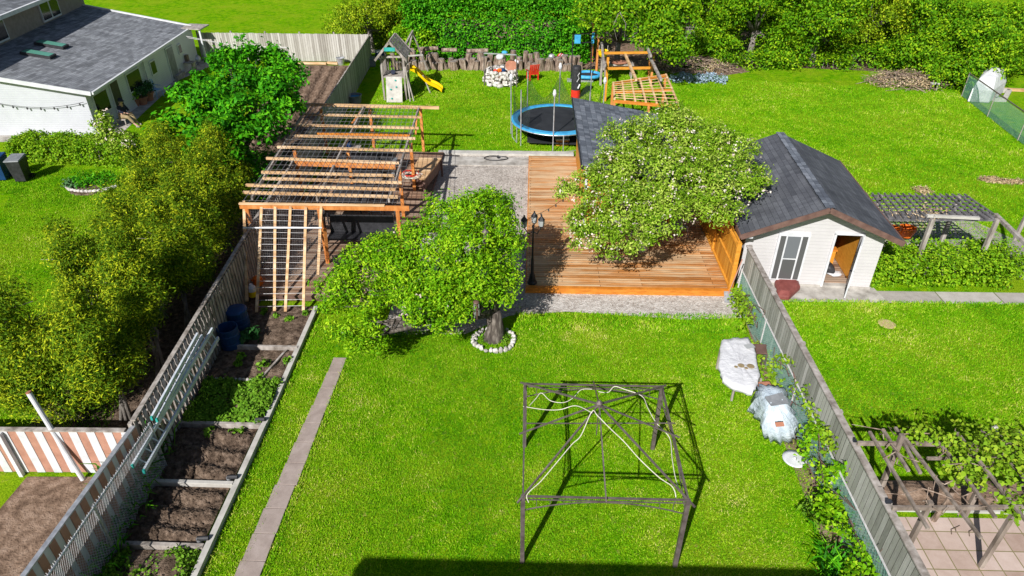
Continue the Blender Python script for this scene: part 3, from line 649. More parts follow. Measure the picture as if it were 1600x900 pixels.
fence('slatted_fence', 'low fence of slanting white and salmon boards beside the bare plot', [(-14.5, 10.62), (-8.9, 10.72)], 1.35, .19, .006, 'white', 'white', cap='greywood', alt_mats=('white', 'pink'), side=1, alt=.012, rail=False)
fence('board_fence', 'dark shaded solid board fence running from the pergola to the playset', [(-9.55, 25.6), (-10.0, 32.3), (-10.75, 46.3)], 1.75, .15, .004, 'fence', 'greywood', cap='greywood', side=-1, capw=.06, post_gap=2.6)
fence('board_fence', 'pale sunlit grey board fence across the back of the ploughed plot', [(-22.4, 46.7), (-10.85, 46.5)], 1.8, .15, .006, 'fence_x', 'greywood', cap=None, side=-1, alt=.0, jitter=.015, post_gap=2.5, post_extra=.12)
rf_ = fence('board_fence', 'weathered grey board fence with wide cap along the right side', [(6.93, 4.0), (6.88, 18.95)], 1.66, .145, .006, 'fence', 'greywood', cap='greywood', side=1, jitter=.0, post_gap=2.45, post_extra=.07, capw=.15)
# chain link runs
def chain_fence(name, label, a, b, h, pitch, r, m, railm, postm, n, twist=None, loc=None, r_rail=.022):
    f = thing(name, label, 'fence', a + (0,)); A_ = Vector(a + (0,)); B2 = Vector(b + (0,))
    chain_link('wire_mesh', A_, B2, .04, h, pitch, r, m, f)
    mb = MB(); pts = [A_.lerp(B2, i / 14) + Vector((0, 0, h + .02 + (.02 * math.sin(i * 2.1) if twist else 0))) for i in range(15)]
    mb.tube(pts, r_rail, 6); mb.build('top_rail', railm, f)
    for i in range(n + 1):
        p = A_.lerp(B2, i / n); MB().tube([p, p + Vector((0, 0, h + .06))], .025, 8).build('post', postm, f)
    return f
cf = chain_fence('chain_link_fence', 'bare steel chain link fence with twisted wire tips at lower left', (-8.45, 4.0), (-8.42, 10.9), 1.42, .075, .003, 'wirelight', 'galv', 'galv', 3)
mb = MB(); rnd = random.Random(2)
for i in range(110):
    p = Vector((-8.45 + .03 * i / 110, 4 + 6.9 * i / 110, 1.43)); mb.tube([p, p + Vector((rnd.uniform(-.02, .02), rnd.uniform(-.02, .02), .07))], .007, 3)
mb.build('wire_tips', 'wirelight', cf)
chain_fence('chain_link_fence', 'green chain link fence overgrown with vines in front of grey boards', (6.66, 5.0), (6.66, 18.45), 1.1, .08, .0042, 'greenwire', 'wirelight', 'wirelight', 5)
f = chain_fence('chain_link_fence', 'green chain link fence at the far right beyond the big lawn', (25.0, 40.2), (23.6, 29.5), 1.3, .11, .006, 'greenwire', 'bronze', 'greywood', 3, r_rail=.03)
MB().box((24.3, 34.85, .62), (.01, 10.6, 1.15), math.atan2(-10.7, -1.4) - R(90)).build('privacy_mesh', 'mesh', f)
p0 = G(135, 742, .02); p0.y = 10.5; p1 = G(45, 614, 2.35)
pp = thing('standing_pole', 'white leaning pole standing against the striped fence', 'pole', tuple(p0))
MB().tube([p0, p1], .055, 12).build('pole', 'white', pp); MB().tube([p1, p1 + (p1 - p0).normalized() * .03], .058, 12).build('end_cap', 'terracotta', pp)
# amber privacy screen at the deck edge
ps = thing('privacy_screen', 'bright amber stained board privacy screen at the right deck edge', 'fence', (6.5, 18.8, .2))
MB().box((6.52, 21.3, 1.02), (.03, 5.0, 1.6)).build('boards', 'amber', ps)
mb = MB()
for z, w in ((.30, .06), (1.05, .045), (1.80, .09)): mb.box((6.47, 21.3, z), (.06, 5.06, w))
mb.build('rail', 'amber_rail', ps)
for y in (18.78, 21.3, 23.85): MB().box((6.52, y, 1.05), (.14, .14, 1.75)).build('post', 'amber_rail', ps)
mb = MB(); mb.box((6.52, 21.3, 1.95), (.05, 5.0, .05)); [mb.box((6.52, 19.0 + i * .1, 1.87), (.03, .02, .12)) for i in range(48)]; mb.build('lattice_top', 'amber_rail', ps)

# ================================================================== DECKS
dk = thing('deck', 'weathered orange timber deck under the blossoming apple tree', 'deck', (3.2, 24, 0))
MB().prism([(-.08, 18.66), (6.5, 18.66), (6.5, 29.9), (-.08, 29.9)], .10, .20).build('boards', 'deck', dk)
mb = MB(); mb.box((3.21, 18.645, .10), (6.66, .03, .20)); mb.box((-.095, 24.28, .10), (.03, 11.25, .20)); mb.box((3.21, 18.72, .203), (6.6, .14, .012)); mb.build('fascia_board', 'fascia', dk)
dk2 = thing('pergola_deck', 'brown timber deck in shade beneath the long pergola', 'deck', (-6.7, 24, 0))
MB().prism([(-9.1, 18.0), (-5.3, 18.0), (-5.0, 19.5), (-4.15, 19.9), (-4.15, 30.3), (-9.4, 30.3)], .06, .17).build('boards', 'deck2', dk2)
mb = MB(); mb.box((-7.2, 17.98, .09), (3.9, .03, .17)); mb.box((-4.13, 25.1, .09), (.03, 10.4, .17)); mb.build('fascia_board', 'brown', dk2)

# ================================================================== SHED ON THE RIGHT
SR = R(-3.5)
sh = thing('garden_shed', 'cream sided shed with dark shingle gable roof and open door', 'shed', (9.07, 19.35, 0), SR)
W2, LEN = 2.13, 5.6
def shl(x, y, z): return (x, y, z)
mb = MB()   # walls with real door opening; local coordinates
def quadbox(mb, x0, x1, y0, y1, z0, z1): mb.box(((x0 + x1) / 2, (y0 + y1) / 2, (z0 + z1) / 2), (x1 - x0, y1 - y0, z1 - z0))
D0, D1, DZ = .62, 1.42, 1.98
quadbox(mb, -W2, D0, 0, .1, .06, 2.12); quadbox(mb, D1, W2, 0, .1, .06, 2.12); quadbox(mb, D0, D1, 0, .1, DZ, 2.12)
quadbox(mb, -W2, -W2 + .1, .1, LEN - .1, .06, 2.12); quadbox(mb, W2 - .1, W2, .1, LEN - .1, .06, 2.12); quadbox(mb, -W2, W2, LEN - .1, LEN, .06, 2.12)
for y in (0, LEN - .1): mb.add([(-W2, y, 2.12), (W2, y, 2.12), (0, y, 3.0), (-W2, y + .1, 2.12), (W2, y + .1, 2.12), (0, y + .1, 3.0)], [(0, 1, 2), (5, 4, 3), (0, 2, 5, 3), (1, 4, 5, 2), (0, 3, 4, 1)])
mb.build('wall', 'siding2', sh, world=False)
MB().box((0, LEN / 2, .04), (2 * W2 + .06, LEN + .06, .08)).build('foundation', 'concrete', sh, world=False)
mb = MB(); ov, oh, rz_ = .32, .52, 3.12; ez = rz_ - (W2 + ov) * (rz_ - 2.16) / (W2 + .12)
yb = LEN + .35
for s in (-1, 1): mb.slab([(0, -oh, rz_), (s * (W2 + ov), -oh, ez), (s * (W2 + ov), yb, ez), (0, yb, rz_)], .10)
rr = mb.build('roof', 'roof_r', sh, world=False)
mb = MB()
for s in (-1, 1):
    mb.bar((0, -oh - .02, rz_ - .07), (s * (W2 + ov + .01), -oh - .02, ez - .07), .04, .17); mb.bar((s * (W2 + ov + .02), -oh, ez - .06), (s * (W2 + ov + .02), yb, ez - .06), .04, .14)
mb.build('trim_board', 'brown', rr, world=False)
mb = MB(); rnd = random.Random(5)
for i in range(42): mb.box((rnd.uniform(-.01, .01), -oh + .1 + i * .152, rz_ + .018), (.30, .17, .02), 0, .06)
mb.build('ridge_cap', 'roof_d', rr, world=False)
wf = MB().box((-.66, -.02, 1.10), (.98, .09, 1.74)).build('window', 'white', sh, world=False)
MB().box((-1.00, -.075, 1.08), (.16, .03, 1.58)).build('pane', 'shedglass', wf, world=False); MB().box((-.32, -.075, 1.08), (.16, .03, 1.58)).build('pane', 'shedglass', wf, world=False)
MB().box((-.66, -.075, 1.47), (.40, .03, .78)).build('pane', 'screen', wf, world=False); MB().box((-.66, -.075, .66), (.40, .03, .72)).build('pane', 'shedglass', wf, world=False)
mb = MB(); mb.box((D0 - .03, -.02, 1.03), (.07, .06, 1.98)); mb.box((D1 + .03, -.02, 1.03), (.07, .06, 1.98)); mb.box(((D0 + D1) / 2, -.02, DZ + .03), (D1 - D0 + .13, .06, .07)); mb.build('door_frame', 'white', sh, world=False)
dl = MB().bar((D1 + .03, -.04, 1.04), (D1 - .31, -.76, 1.04), .04, 1.92).build('door', 'white', sh, world=False); MB().box((D1 - .30, -.66, 1.05), (.12, .05, .04), 0).build('handle', 'black', dl, world=False)
MB().box((0, 1.5, .10), (2 * W2 - .24, 2.7, .03)).build('floor', 'deck2', sh, world=False)
MB().box((D1 + .12, 1.4, 1.1), (.04, 2.4, 1.9)).build('inner_partition', 'amber_rail', sh, world=False)
l = MB().box((-W2 - .1, -.42, 2.0), (.34, .12, .1)).build('eave_lamp', 'white', sh, world=False)
def inside(x, y, z=0): c, s = math.cos(SR), math.sin(SR); return Vector((9.07 + x * c - y * s, 19.35 + x * s + y * c, z))
p = inside(.95, .75, .115); bag = thing('rubbish_bag', 'shiny black rubbish bag on the shed floor inside the doorway', 'bag', tuple(p))
MB().rock((p.x, p.y, .30), (.26, .24, .19), 3, n=12).build('sack', 'blackplastic', bag, smooth=True); MB().rock((p.x, p.y, .50), (.07, .07, .06), 4).build('knot', 'blackplastic', bag)
p = inside(1.2, .62, .115); tag(MB().rock((p.x, p.y, .17), (.25, .2, .06), 8, n=12).build('crumpled_sheet', 'tarp', smooth=True), 'crumpled white sheet on the shed floor beside the black bag', 'sheet')
p = inside(1.0, 1.5, .115); cb = thing('storage_bench', 'orange wood bench at the back inside the shed doorway', 'bench', tuple(p), SR)
MB().box((0, 0, .55), (.75, .4, .06)).build('seat', 'fascia', cb, world=False); MB().box((0, 0, .26), (.68, .34, .52)).build('box_base', 'amber_rail', cb, world=False)
p = inside(-.66, .5, .115); cb = thing('shelf_unit', 'cluttered orange shelf seen through the shed window', 'shelf', tuple(p), SR)
MB().box((0, 0, .5), (.95, .3, .9)).build('shelf_body', 'fascia', cb, world=False)
p = G(1229, 455, .0); mg = thing('ground_cover', 'dark maroon plastic cover lying beside the shed wall', 'cover', (p.x, p.y, 0))
mb = MB(); pr = [(1209, 443), (1213, 468), (1232, 470), (1250, 453), (1246, 441), (1228, 437)]
base_ = [G(a, b, .02) for a, b in pr]; c = sum(base_, Vector()) / 6
mb.tube_rings([base_, [c + (q - c) * .96 + Vector((0, 0, .14)) for q in base_], [c + (q - c) * .7 + Vector((0, 0, .24)) for q in base_]]); mb.build('cover', 'maroon', mg, bevel=.03)

# ================================================================== DECK SHED (mono-pitch, blue grey shingles)
ds = thing('deck_cabin', 'small cabin with sloping blue grey shingle roof beside the trampoline', 'shed', (3.6, 26.3, .2))
mb = MB(); mb.tube_rings([[(2.05, 23.2, .2), (5.3, 23.2, .2), (5.3, 29.7, .2), (2.05, 29.7, .2)], [(2.05, 23.2, 2.72), (5.3, 23.2, 2.12), (5.3, 29.7, 2.12), (2.05, 29.7, 2.72)]]); mb.build('wall', 'amber', ds)
rq = [(1.80, 22.45, 2.9), (5.6, 22.45, 2.2), (5.6, 30.05, 2.2), (1.80, 30.05, 2.9)]
r_ = MB().slab(rq, .1).build('roof', 'roof_d', ds)
mb = MB(); mb.bar((1.77, 22.42, 2.84), (1.77, 30.08, 2.84), .04, .16); mb.bar((1.78, 22.42, 2.82), (5.62, 22.42, 2.12), .04, .14); mb.build('trim_board', 'black', r_)
MB().box((2.1, 22.62, 1.38), (.12, .12, 2.38)).build('post', 'amber_rail', ds); MB().box((1.98, 22.62, 1.38), (.08, .1, 2.36)).build('corner_trim', 'white', ds)
f = MB().box((3.6, 23.17, 1.2), (.95, .06, 1.95)).build('door', 'white', ds); MB().box((3.6, 23.13, 1.4), (.7, .03, 1.3)).build('pane', 'glass', f)

# ================================================================== PERGOLA
pg = thing('pergola', 'long orange timber pergola with pale rafters and wire mesh on top', 'pergola', (-7, 25, 0))
PZ = 2.3
raft = [((95, 708), (1232, 742)), ((115, 655), (1218, 688)), ((240, 606), (1260, 636)), ((230, 560), (1205, 586)), ((265, 458), (1240, 492)), ((345, 375), (1340, 402)), ((470, 292), (1360, 313)), ((470, 212), (1385, 236)), ((505, 134), (1403, 156))]
cv = lambda p: (360 + p[0] / 4.706, 150 + p[1] / 4.706)
for a, b in raft:
    a = G(*cv(a), PZ + .1); b = G(*cv(b), PZ + .1); MB().bar(a, b, .085, .085).build('rafter', 'rafter', pg)
for a, b, w, hh, m in (((500, 496), (1215, 522), .05, .17, 'cedarwood'), ((640, 283), (1320, 296), .05, .15, 'fascia'), ((545, 62), (1535, 86), .10, .12, 'rafter')):
    a = G(*cv(a), PZ + .04); b = G(*cv(b), PZ + .04); MB().bar(a, b, w, hh).build('beam', m, pg)
a = G(378, 318, PZ); b = G(638, 330, PZ); a.y = b.y = (a.y + b.y) / 2
MB().bar(a, b, .06, .16).build('beam', 'cedarwood', pg); MB().bar(a + Vector((0, 0, .1)), b + Vector((-.8, 0, .1)), .10, .05).build('beam', 'rafter', pg)
BY = a.y
for (u, v) in (((575, 66), (158, 752)), ((988, 72), (636, 762)), ((1388, 84), (1165, 770))):
    a = G(*cv(u), PZ - .02); b = G(*cv(v), PZ - .02); MB().bar(a, b, .06, .14).build('purlin', 'greywood', pg)
def ppost(px, py, z, top=PZ - .08, w=.12, m='cedarwood'):
    p = G(px, py, z); MB().box((p.x, p.y, (z + top) / 2), (w, w, top - z)).build('post', m, pg); return p
ppost(662, 236, .17); ppost(648, 297, .17); ppost(631, 338, .17); ppost(585, 233, .17)
for x, y in ((-6.95, BY), (-4.35, BY), (-9.35, BY), (-9.3, 25.2), (-9.6, 30.2), (-7.2, 25.2)): MB().box((x, y, (PZ - .08 + .05) / 2), (.12, .12, PZ - .13)).build('post', 'cedarwood', pg)
MB().bar((-6.95, BY - .02, .2), (-6.75, BY - .35, 1.7), .10, .05).build('brace', 'cedarwood', pg)
a = G(*cv((1375, 90)), PZ - .2); MB().bar((a.x, a.y, PZ - .1), (a.x, a.y - 1.0, 1.2), .07, .07).build('brace', 'cedarwood', pg)
a = G(*cv((985, 80)), PZ - .1); MB().bar((a.x, a.y, PZ - .1), (a.x - .7, a.y, 1.4), .07, .07).build('brace', 'cedarwood', pg)
# mesh on top: wires along the pergola with sparser cross wires
mb = MB(); zt = PZ + .155
for i in range(26):
    t = i / 25; a = Vector((-10.0 + 4.9 * t, 30.1, zt)); b = Vector((-9.45 + 5.15 * t, BY, zt)); mb.tube([a, a.lerp(b, .33) - Vector((0, 0, .01)), a.lerp(b, .66) - Vector((0, 0, .012)), b], .0095, 3, False)
for i in range(24):
    y = BY + .1 + (29.9 - BY) * i / 23; k = (y - BY) / (30.1 - BY); mb.tube([(-9.45 - .55 * k, y, zt + .01), (-4.3 - .8 * k, y, zt + .01)], .0055, 3, False)
mb.build('wire_mesh', 'wire', pg)
# sloping trellis against the front beam
tr = thing('sloping_trellis', 'sloping timber trellis with thin cross rods leaning on the pergola beam', 'trellis', (-8, 19, 0))
rods = MB()
sl_ = [((381, 314), (386, 471)), ((409, 318), (401, 488)), ((430, 319), (429, 486)), ((454, 320), (446, 487)), ((478, 320), (474, 486)), ((502, 321), (497, 430))]
ends = []
for i, (u, v) in enumerate(sl_):
    a = G(*u, PZ + .06)
    zb = .12 if i not in (0, 5) else (.3 if i == 0 else .8); b = G(*v, zb); ends.append((a, b)); MB().bar(a, b, .085, .05).build('slat', 'rafter', tr)
a1, b1 = ends[1]; a4, b4 = ends[4]
for k in range(17):
    t = .06 + .9 * k / 16; rods.tube([a1.lerp(b1, t) + Vector((0, 0, .035)), a4.lerp(b4, t) + Vector((0, 0, .035))], .009, 4)
rods.build('cross_rods', 'wire', tr)
p = G(380, 356, 1.9); q = G(503, 356, 1.9); MB().tube([p, q], .028, 8).build('white_rail', 'white', tr)
wm = MB()
for k in range(46):
    t = k / 45; wm.tube([ends[0][0].lerp(ends[5][0], t) - Vector((0, 0, .04)), ends[0][0].lerp(ends[5][0], t) + (a1.lerp(a4, t) * 0) + (b1 - a1) * .66 - Vector((0, 0, .04))], .0026, 3, False)
for k in range(30):
    d = (b1 - a1) * (.66 * k / 29) - Vector((0, 0, .04)); wm.tube([ends[0][0] + d, ends[5][0] + d], .0026, 3, False)
wm.build('wire_mesh', 'wire', tr)

# ---- furniture under the pergola
def metal_chair(name, label, loc, rz, m='black', group='dark metal chairs under the pergola'):
    c = thing(name, label, 'chair', loc, rz, group)
    MB().box((0, 0, .45), (.48, .48, .03)).build('seat', m, c, world=False)
    mb = MB()
    for i in range(7): mb.bar((-.2 + i * .066, .24, .5), (-.2 + i * .066, .33, .92), .02, .012)
    mb.bar((-.24, .23, .45), (-.24, .34, .95), .03); mb.bar((.24, .23, .45), (.24, .34, .95), .03); mb.bar((-.24, .34, .95), (.24, .34, .95), .03)
    mb.build('backrest', m, c, world=False)
    for sx in (-1, 1):
        for sy in (-1, 1): MB().bar((sx * .22, sy * .22, .44), (sx * .25, sy * .26, 0), .028).build('leg', m, c, world=False)
        MB().bar((sx * .25, -.22, .66), (sx * .25, .26, .66), .035, .025).build('armrest', m, c, world=False)
    return c
dz = .172
t_ = thing('patio_table', 'dark mesh topped patio table in the shade of the pergola', 'table', (-7.0, 23.9, dz))
MB().box((-7.0, 23.9, .90), (1.5, 2.2, .03)).build('tabletop', 'blackplastic', t_)
for sx in (-1, 1):
    for sy in (-1, 1): MB().bar((-7 + sx * .65, 23.9 + sy * 1.0, dz), (-7 + sx * .65, 23.9 + sy * 1.0, .89), .05).build('leg', 'black', t_)
spots = [(-5.9, 24.5, -90, 'dark metal chair on the right side of the patio table, nearer the back lawn'), (-5.9, 23.4, -90, 'dark metal chair on the right side of the patio table, nearer the camera'), (-8.15, 24.4, 90, 'dark metal chair between the patio table and the left fence, far one'), (-8.15, 23.3, 90, 'dark metal chair between the patio table and the left fence, near one'), (-7.0, 25.5, 0, 'dark metal chair at the far end of the patio table')]
ch0 = None
for x, y, r, lb in spots:
    if ch0 is None: ch0 = metal_chair('metal_chair', lb, (x, y, dz), R(r))
    else: copy_tree(ch0, (x, y, dz), R(r), lb)
copy_tree(ch0, (-5.35, 19.75, dz), R(150), 'dark metal armchair at the front end of the pergola beside the orange post')
copy_tree(ch0, (-6.25, 19.35, dz), R(200), 'dark metal armchair just behind the sloping trellis')
sw = thing('patio_swing', 'long dark mesh swing bench under the front pergola beam', 'swing seat', (-6.1, 21.4, dz), 0)
MB().box((-6.0, 21.2, .62), (2.3, .6, .05)).build('seat', 'black', sw); MB().box((-6.0, 21.55, .95), (2.3, .06, .62), 0, R(-12)).build('backrest', 'black', sw)
for sx in (-1, 1): MB().bar((-6 + sx * 1.25, 20.95, dz), (-6 + sx * 1.25, 21.5, 1.75), .05).build('frame', 'black', sw)
sf = thing('garden_sofa', 'dark grey garden sofa in the shade at the back of the pergola', 'sofa', (-7.2, 27.6, dz))
MB().box((-7.2, 27.6, .40), (2.4, .85, .42)).build('seat', 'blackplastic', sf, bevel=.04); MB().box((-7.2, 28.05, .75), (2.4, .18, .55)).build('backrest', 'blackplastic', sf, bevel=.04)
MB().box((-8.45, 27.65, .55), (.16, .9, .45)).build('armrest', 'greyplastic', sf); MB().box((-5.95, 27.65, .55), (.16, .9, .45)).build('armrest', 'greyplastic', sf)
rt = thing('play_table', 'small light framed table with a blue bucket hanging under the far rafters', 'table', (-8.2, 29.0, dz))
MB().box((-8.2, 29.0, .85), (1.0, .6, .04)).build('tabletop', 'greywood', rt)
for sx in (-1, 1):
    for sy in (-1, 1): MB().bar((-8.2 + sx * .45, 29 + sy * .25, dz), (-8.2 + sx * .45, 29 + sy * .25, .84), .05).build('leg', 'greywood', rt)
bk = thing('bucket', 'bright blue bucket standing on the small table under the far rafters', 'bucket', (-8.2, 29.0, .88))
MB().lathe((-8.2, 29.0, .872), [(.11, 0), (.15, .26), (.13, .26), (.10, .03)], 16).build('bucket_body', 'blueplastic', bk)
# pale wooden table at the pergola's open side
wt = thing('wooden_table', 'pale plank table with a slanting top between pergola and gravel', 'table', (-4.3, 27.4, dz))
q = [G(655, 246, .85), G(690, 247, .85), G(662, 282, .85), G(641, 270, .85)]
MB().slab(q, .06).build('tabletop', 'rafter', wt)
for p in q: MB().bar((p.x * .97 - 4.4 * .03, p.y * .97 + 27 * .03, 0.0), (p.x * .97 - 4.4 * .03, p.y * .97 + 27 * .03, .8), .08).build('leg', 'brown', wt)
mb = MB(); c = (q[0] + q[1] + q[2] + q[3]) / 4; mb.tube_rings([[c + (p - c) * .9 + Vector((0, 0, -.5)) for p in q], [c + (p - c) * .9 + Vector((0, 0, -.07)) for p in q]]); mb.build('apron', 'brown', wt)
mb = MB(); rnd = random.Random(9); p0 = G(640, 268, 1.0); hp = []
for i in range(60): hp.append(p0 + Vector((.35 * math.cos(i * .7) * (1 + .3 * math.sin(i)), .30 * math.sin(i * .7), -.1 + .05 * math.sin(i * 1.3))))
rp = thing('rope_coil', 'tangled pink and white rope heaped beside the pale plank table', 'rope', tuple(p0)); mb.tube(hp[:32], .014, 5); mb.build('rope', 'red', rp); MB().tube([h_ + Vector((.12, -.18, .02)) for h_ in hp[30:]], .014, 5).build('rope', 'cable', rp)
p = G(775, 246, .05); br = thing('dark_hoop', 'dark ring lying on the concrete strip behind the gravel', 'hoop', tuple(p))
MB().tube([(p.x + .55 * math.cos(a * .2618), p.y - .12 + .26 * math.sin(a * .2618), .07 + .01 * math.sin(a)) for a in range(25)], .022, 6).build('ring', 'black', br); MB().rock((p.x + .1, p.y - .12, .13), (.06, .06, .08), 3).build('hub', 'black', br)
# ================================================================== GAZEBO FRAME
gz = thing('gazebo_frame', 'bare brown metal gazebo frame standing on the front lawn', 'gazebo', (1.5, 10.25, 0))
gx0, gx1, gy0, gy1, gzz = -.05, 3.05, 8.66, 11.86, 2.0
cor = [(gx0, gy0), (gx1, gy0), (gx1, gy1), (gx0, gy1)]; top = Vector((1.45, 10.3, 2.85))
for x, y in cor:
    MB().box((x, y, 1.0), (.085, .085, 2.0)).build('post', 'bronze', gz)
    mb = MB(); mb.bar(Vector((x, y, gzz)) + (Vector((x, y, gzz)) - top) * .07, top, .032); mb.build('hip_rafter', 'bronze', gz)
for i in range(4):
    a = Vector(cor[i] + (gzz,)); b = Vector(cor[(i + 1) % 4] + (gzz,)); d = (b - a).normalized()
    MB().bar(a, b, .032).build('top_rail', 'bronze', gz)
    m = (a + b) / 2; MB().bar(m + Vector((0, 0, .02)) + (m - Vector((top.x, top.y, 2.0))) * .07, top, .026).build('rafter', 'bronze', gz)
    mb = MB(); pts = []; o = -.13
    for k in range(13):
        t = k / 12; pts.append(a.lerp(b, t) + Vector((0, 0, -.12 - .28 * (2 * t - 1) ** 2)))
    mb.tube(pts, .014, 5); mb.bar(a + Vector((0, 0, -.09)), b + Vector((0, 0, -.09)), .018)
    for k in (1, 2, 3, 4, 8, 9, 10, 11): mb.bar(a.lerp(b, k / 12) + Vector((0, 0, -.09)), pts[k], .012)
    mb.build('arch_trim', 'bronze', gz)
MB().lathe(top - Vector((0, 0, .06)), [(.03, 0), (.07, .02), (.07, .1), (.02, .16)], 10).build('hub', 'bronze', gz)
mb = MB(); mb.bar((1.45, 10.3, 2.6), (1.45, 10.3, 2.0), .02); mb.bar((gx0, 10.25, 2.33), (gx1, 10.35, 2.33), .018); mb.build('tie_rod', 'bronze', gz)
def wpath(pl, zs, r, n=5):
    P = [G(x, y, z) for (x, y), z in zip(pl, zs)]; out = []
    for i in range(len(P) - 1):
        p0 = P[max(i - 1, 0)]; p1 = P[i]; p2 = P[i + 1]; p3 = P[min(i + 2, len(P) - 1)]
        for k in range(6):
            t = k / 6; out.append(.5 * ((2 * p1) + (p2 - p0) * t + (2 * p0 - 5 * p1 + 4 * p2 - p3) * t * t + (3 * p1 - p0 - 3 * p2 + p3) * t ** 3))
    out.append(P[-1]); return MB().tube(out, r, n)
cb = thing('cable', 'white light cable looped over the bare gazebo frame', 'cable', (1.45, 10.3, 2.0))
wpath([(826, 785), (824, 772), (845, 752), (868, 725), (893, 695), (908, 680), (925, 643), (934, 650), (955, 671), (975, 690), (1000, 718), (1030, 746), (1050, 760), (1056, 776), (1053, 788)], [1.9, 2.05, 2.15, 2.3, 2.45, 2.55, 2.85, 2.85, 2.7, 2.55, 2.4, 2.2, 2.05, 1.95, 1.75], .009).build('cable', 'cable', cb)
wpath([(818, 635), (850, 640), (875, 640), (900, 634), (925, 645)], [1.95, 2.2, 2.4, 2.6, 2.84], .009).build('cable', 'cable', cb)
wpath([(828, 633), (838, 622), (846, 614), (860, 626), (880, 629), (895, 622), (908, 609), (925, 608)], [2.0, 2.0, 2.03, 1.98, 1.97, 2.0, 2.05, 2.05], .008).build('cable', 'cable', cb)
wpath([(935, 612), (950, 613), (960, 604), (975, 608), (1003, 619), (1012, 637), (1025, 660), (1046, 684), (1050, 715), (1055, 745), (1062, 768)], [1.98, 1.98, 2.05, 2.06, 2.06, 2.1, 2.1, 2.03, 2.03, 2.0, 2.0], .009).build('cable', 'cable', cb)
# ================================================================== LAMP POST
lp = thing('lamp_post', 'black cast lamp post with three lanterns at the deck corner', 'lamp post', (.1, 18.95, .2))
MB().lathe((.1, 18.95, .2), [(.16, 0), (.16, .05), (.12, .12), (.09, .3), (.055, .42), (.05, .9), (.035, 1.0), (.03, 2.05), (.045, 2.08), (.03, 2.15)], 12).build('column', 'black', lp, smooth=False)
for a, r in ((200, .30), (-15, .26), (80, .18)):
    ex, ey = .1 + r * math.cos(R(a)), 18.95 + r * math.sin(R(a)); z = 2.3
    ar = MB().tube([(.1, 18.95, 2.12), (.1 + .5 * r * math.cos(R(a)), 18.95 + .5 * r * math.sin(R(a)), 2.05), (ex, ey, z)], .018, 6).build('arm', 'black', lp)
    ln = MB().lathe((ex, ey, z), [(.03, 0), (.075, .03), (.075, .05), (.10, .26), (.115, .27), (.06, .34), (.03, .38), (.02, .44)], 6).build('lantern', 'black', lp)
    MB().lathe((ex, ey, z + .06), [(.082, 0), (.106, .19)], 6, False).build('glass', 'lampglass', ln)
def bulbs(name, label, a, b, sag, n):
    a = Vector(a); b = Vector(b); s = thing(name, label, 'string lights', tuple(a)); mb = MB(); bb = MB(); pts = []
    for i in range(n + 1):
        t = i / n; p = a.lerp(b, t) - Vector((0, 0, sag * 4 * t * (1 - t))); pts.append(p)
        if 0 < i < n: bb.lathe(p - Vector((0, 0, .10)), [(.012, 0), (.03, .03), (.012, .09)], 6)
    mb.tube(pts, .008, 4); mb.build('wire', 'black', s); bb.build('bulb', 'bulb', s)['kind'] = 'stuff'
bulbs('string_light', 'string of small bulbs from the lamp post into the blossoming tree', (.1, 18.95, 2.65), (2.3, 22.5, 2.85), .25, 9)
bulbs('string_light', 'string of small bulbs from the lamp post into the green apple tree', (.1, 18.95, 2.65), (-1.8, 17.6, 2.6), .15, 7)
# ================================================================== THINGS ON THE DECK
t_ = thing('glass_table', 'round glass topped table half hidden under the blossoming tree', 'table', (4.15, 21.6, .2))
p = G(1022, 352, .95); MB().lathe((p.x, p.y, .93), [(.55, 0), (.57, .01), (.57, .02), (.55, .03)], 28).build('tabletop', 'lampglass', t_)
mb = MB()
for a in (0, 120, 240): mb.tube([(p.x + .45 * math.cos(R(a)), p.y + .45 * math.sin(R(a)), .2), (p.x + .12 * math.cos(R(a)), p.y + .12 * math.sin(R(a)), .6), (p.x + .42 * math.cos(R(a)), p.y + .42 * math.sin(R(a)), .93)], .02, 6)
mb.build('base', 'bronze', t_)
p = G(1055, 370, .2); metal_chair('metal_chair', 'brown metal chair with blue seat beside the glass table on the deck', (p.x + .1, p.y, .2), R(-75), 'bronze', None)
p = G(1003, 392, .2); pt = thing('planter', 'grey stone pot at the foot of the blossoming tree', 'planter', tuple(p))
MB().lathe(p, [(.13, 0), (.2, .1), (.22, .3), (.26, .42), (.22, .42), (.18, .3)], 14).build('pot', 'stone', pt); MB().lathe(p + Vector((0, 0, .3)), [(.17, 0), (.17, .04)], 14).build('soil', 'soil', pt)
sv = thing('shovel', 'metal scoop shovel leaning on the corner post of the amber screen', 'shovel', tuple(G(1139, 465, .02)))
a = G(1137, 462, .1); b = G(1160, 405, 1.35); MB().tube([a, b], .018, 7).build('handle', 'pink', sv); MB().slab([a + Vector((-.15, -.28, -.07)), a + Vector((.18, -.30, -.07)), a + Vector((.14, .08, .12)), a + Vector((-.12, .08, .12))], .03).build('blade', 'galv', sv)
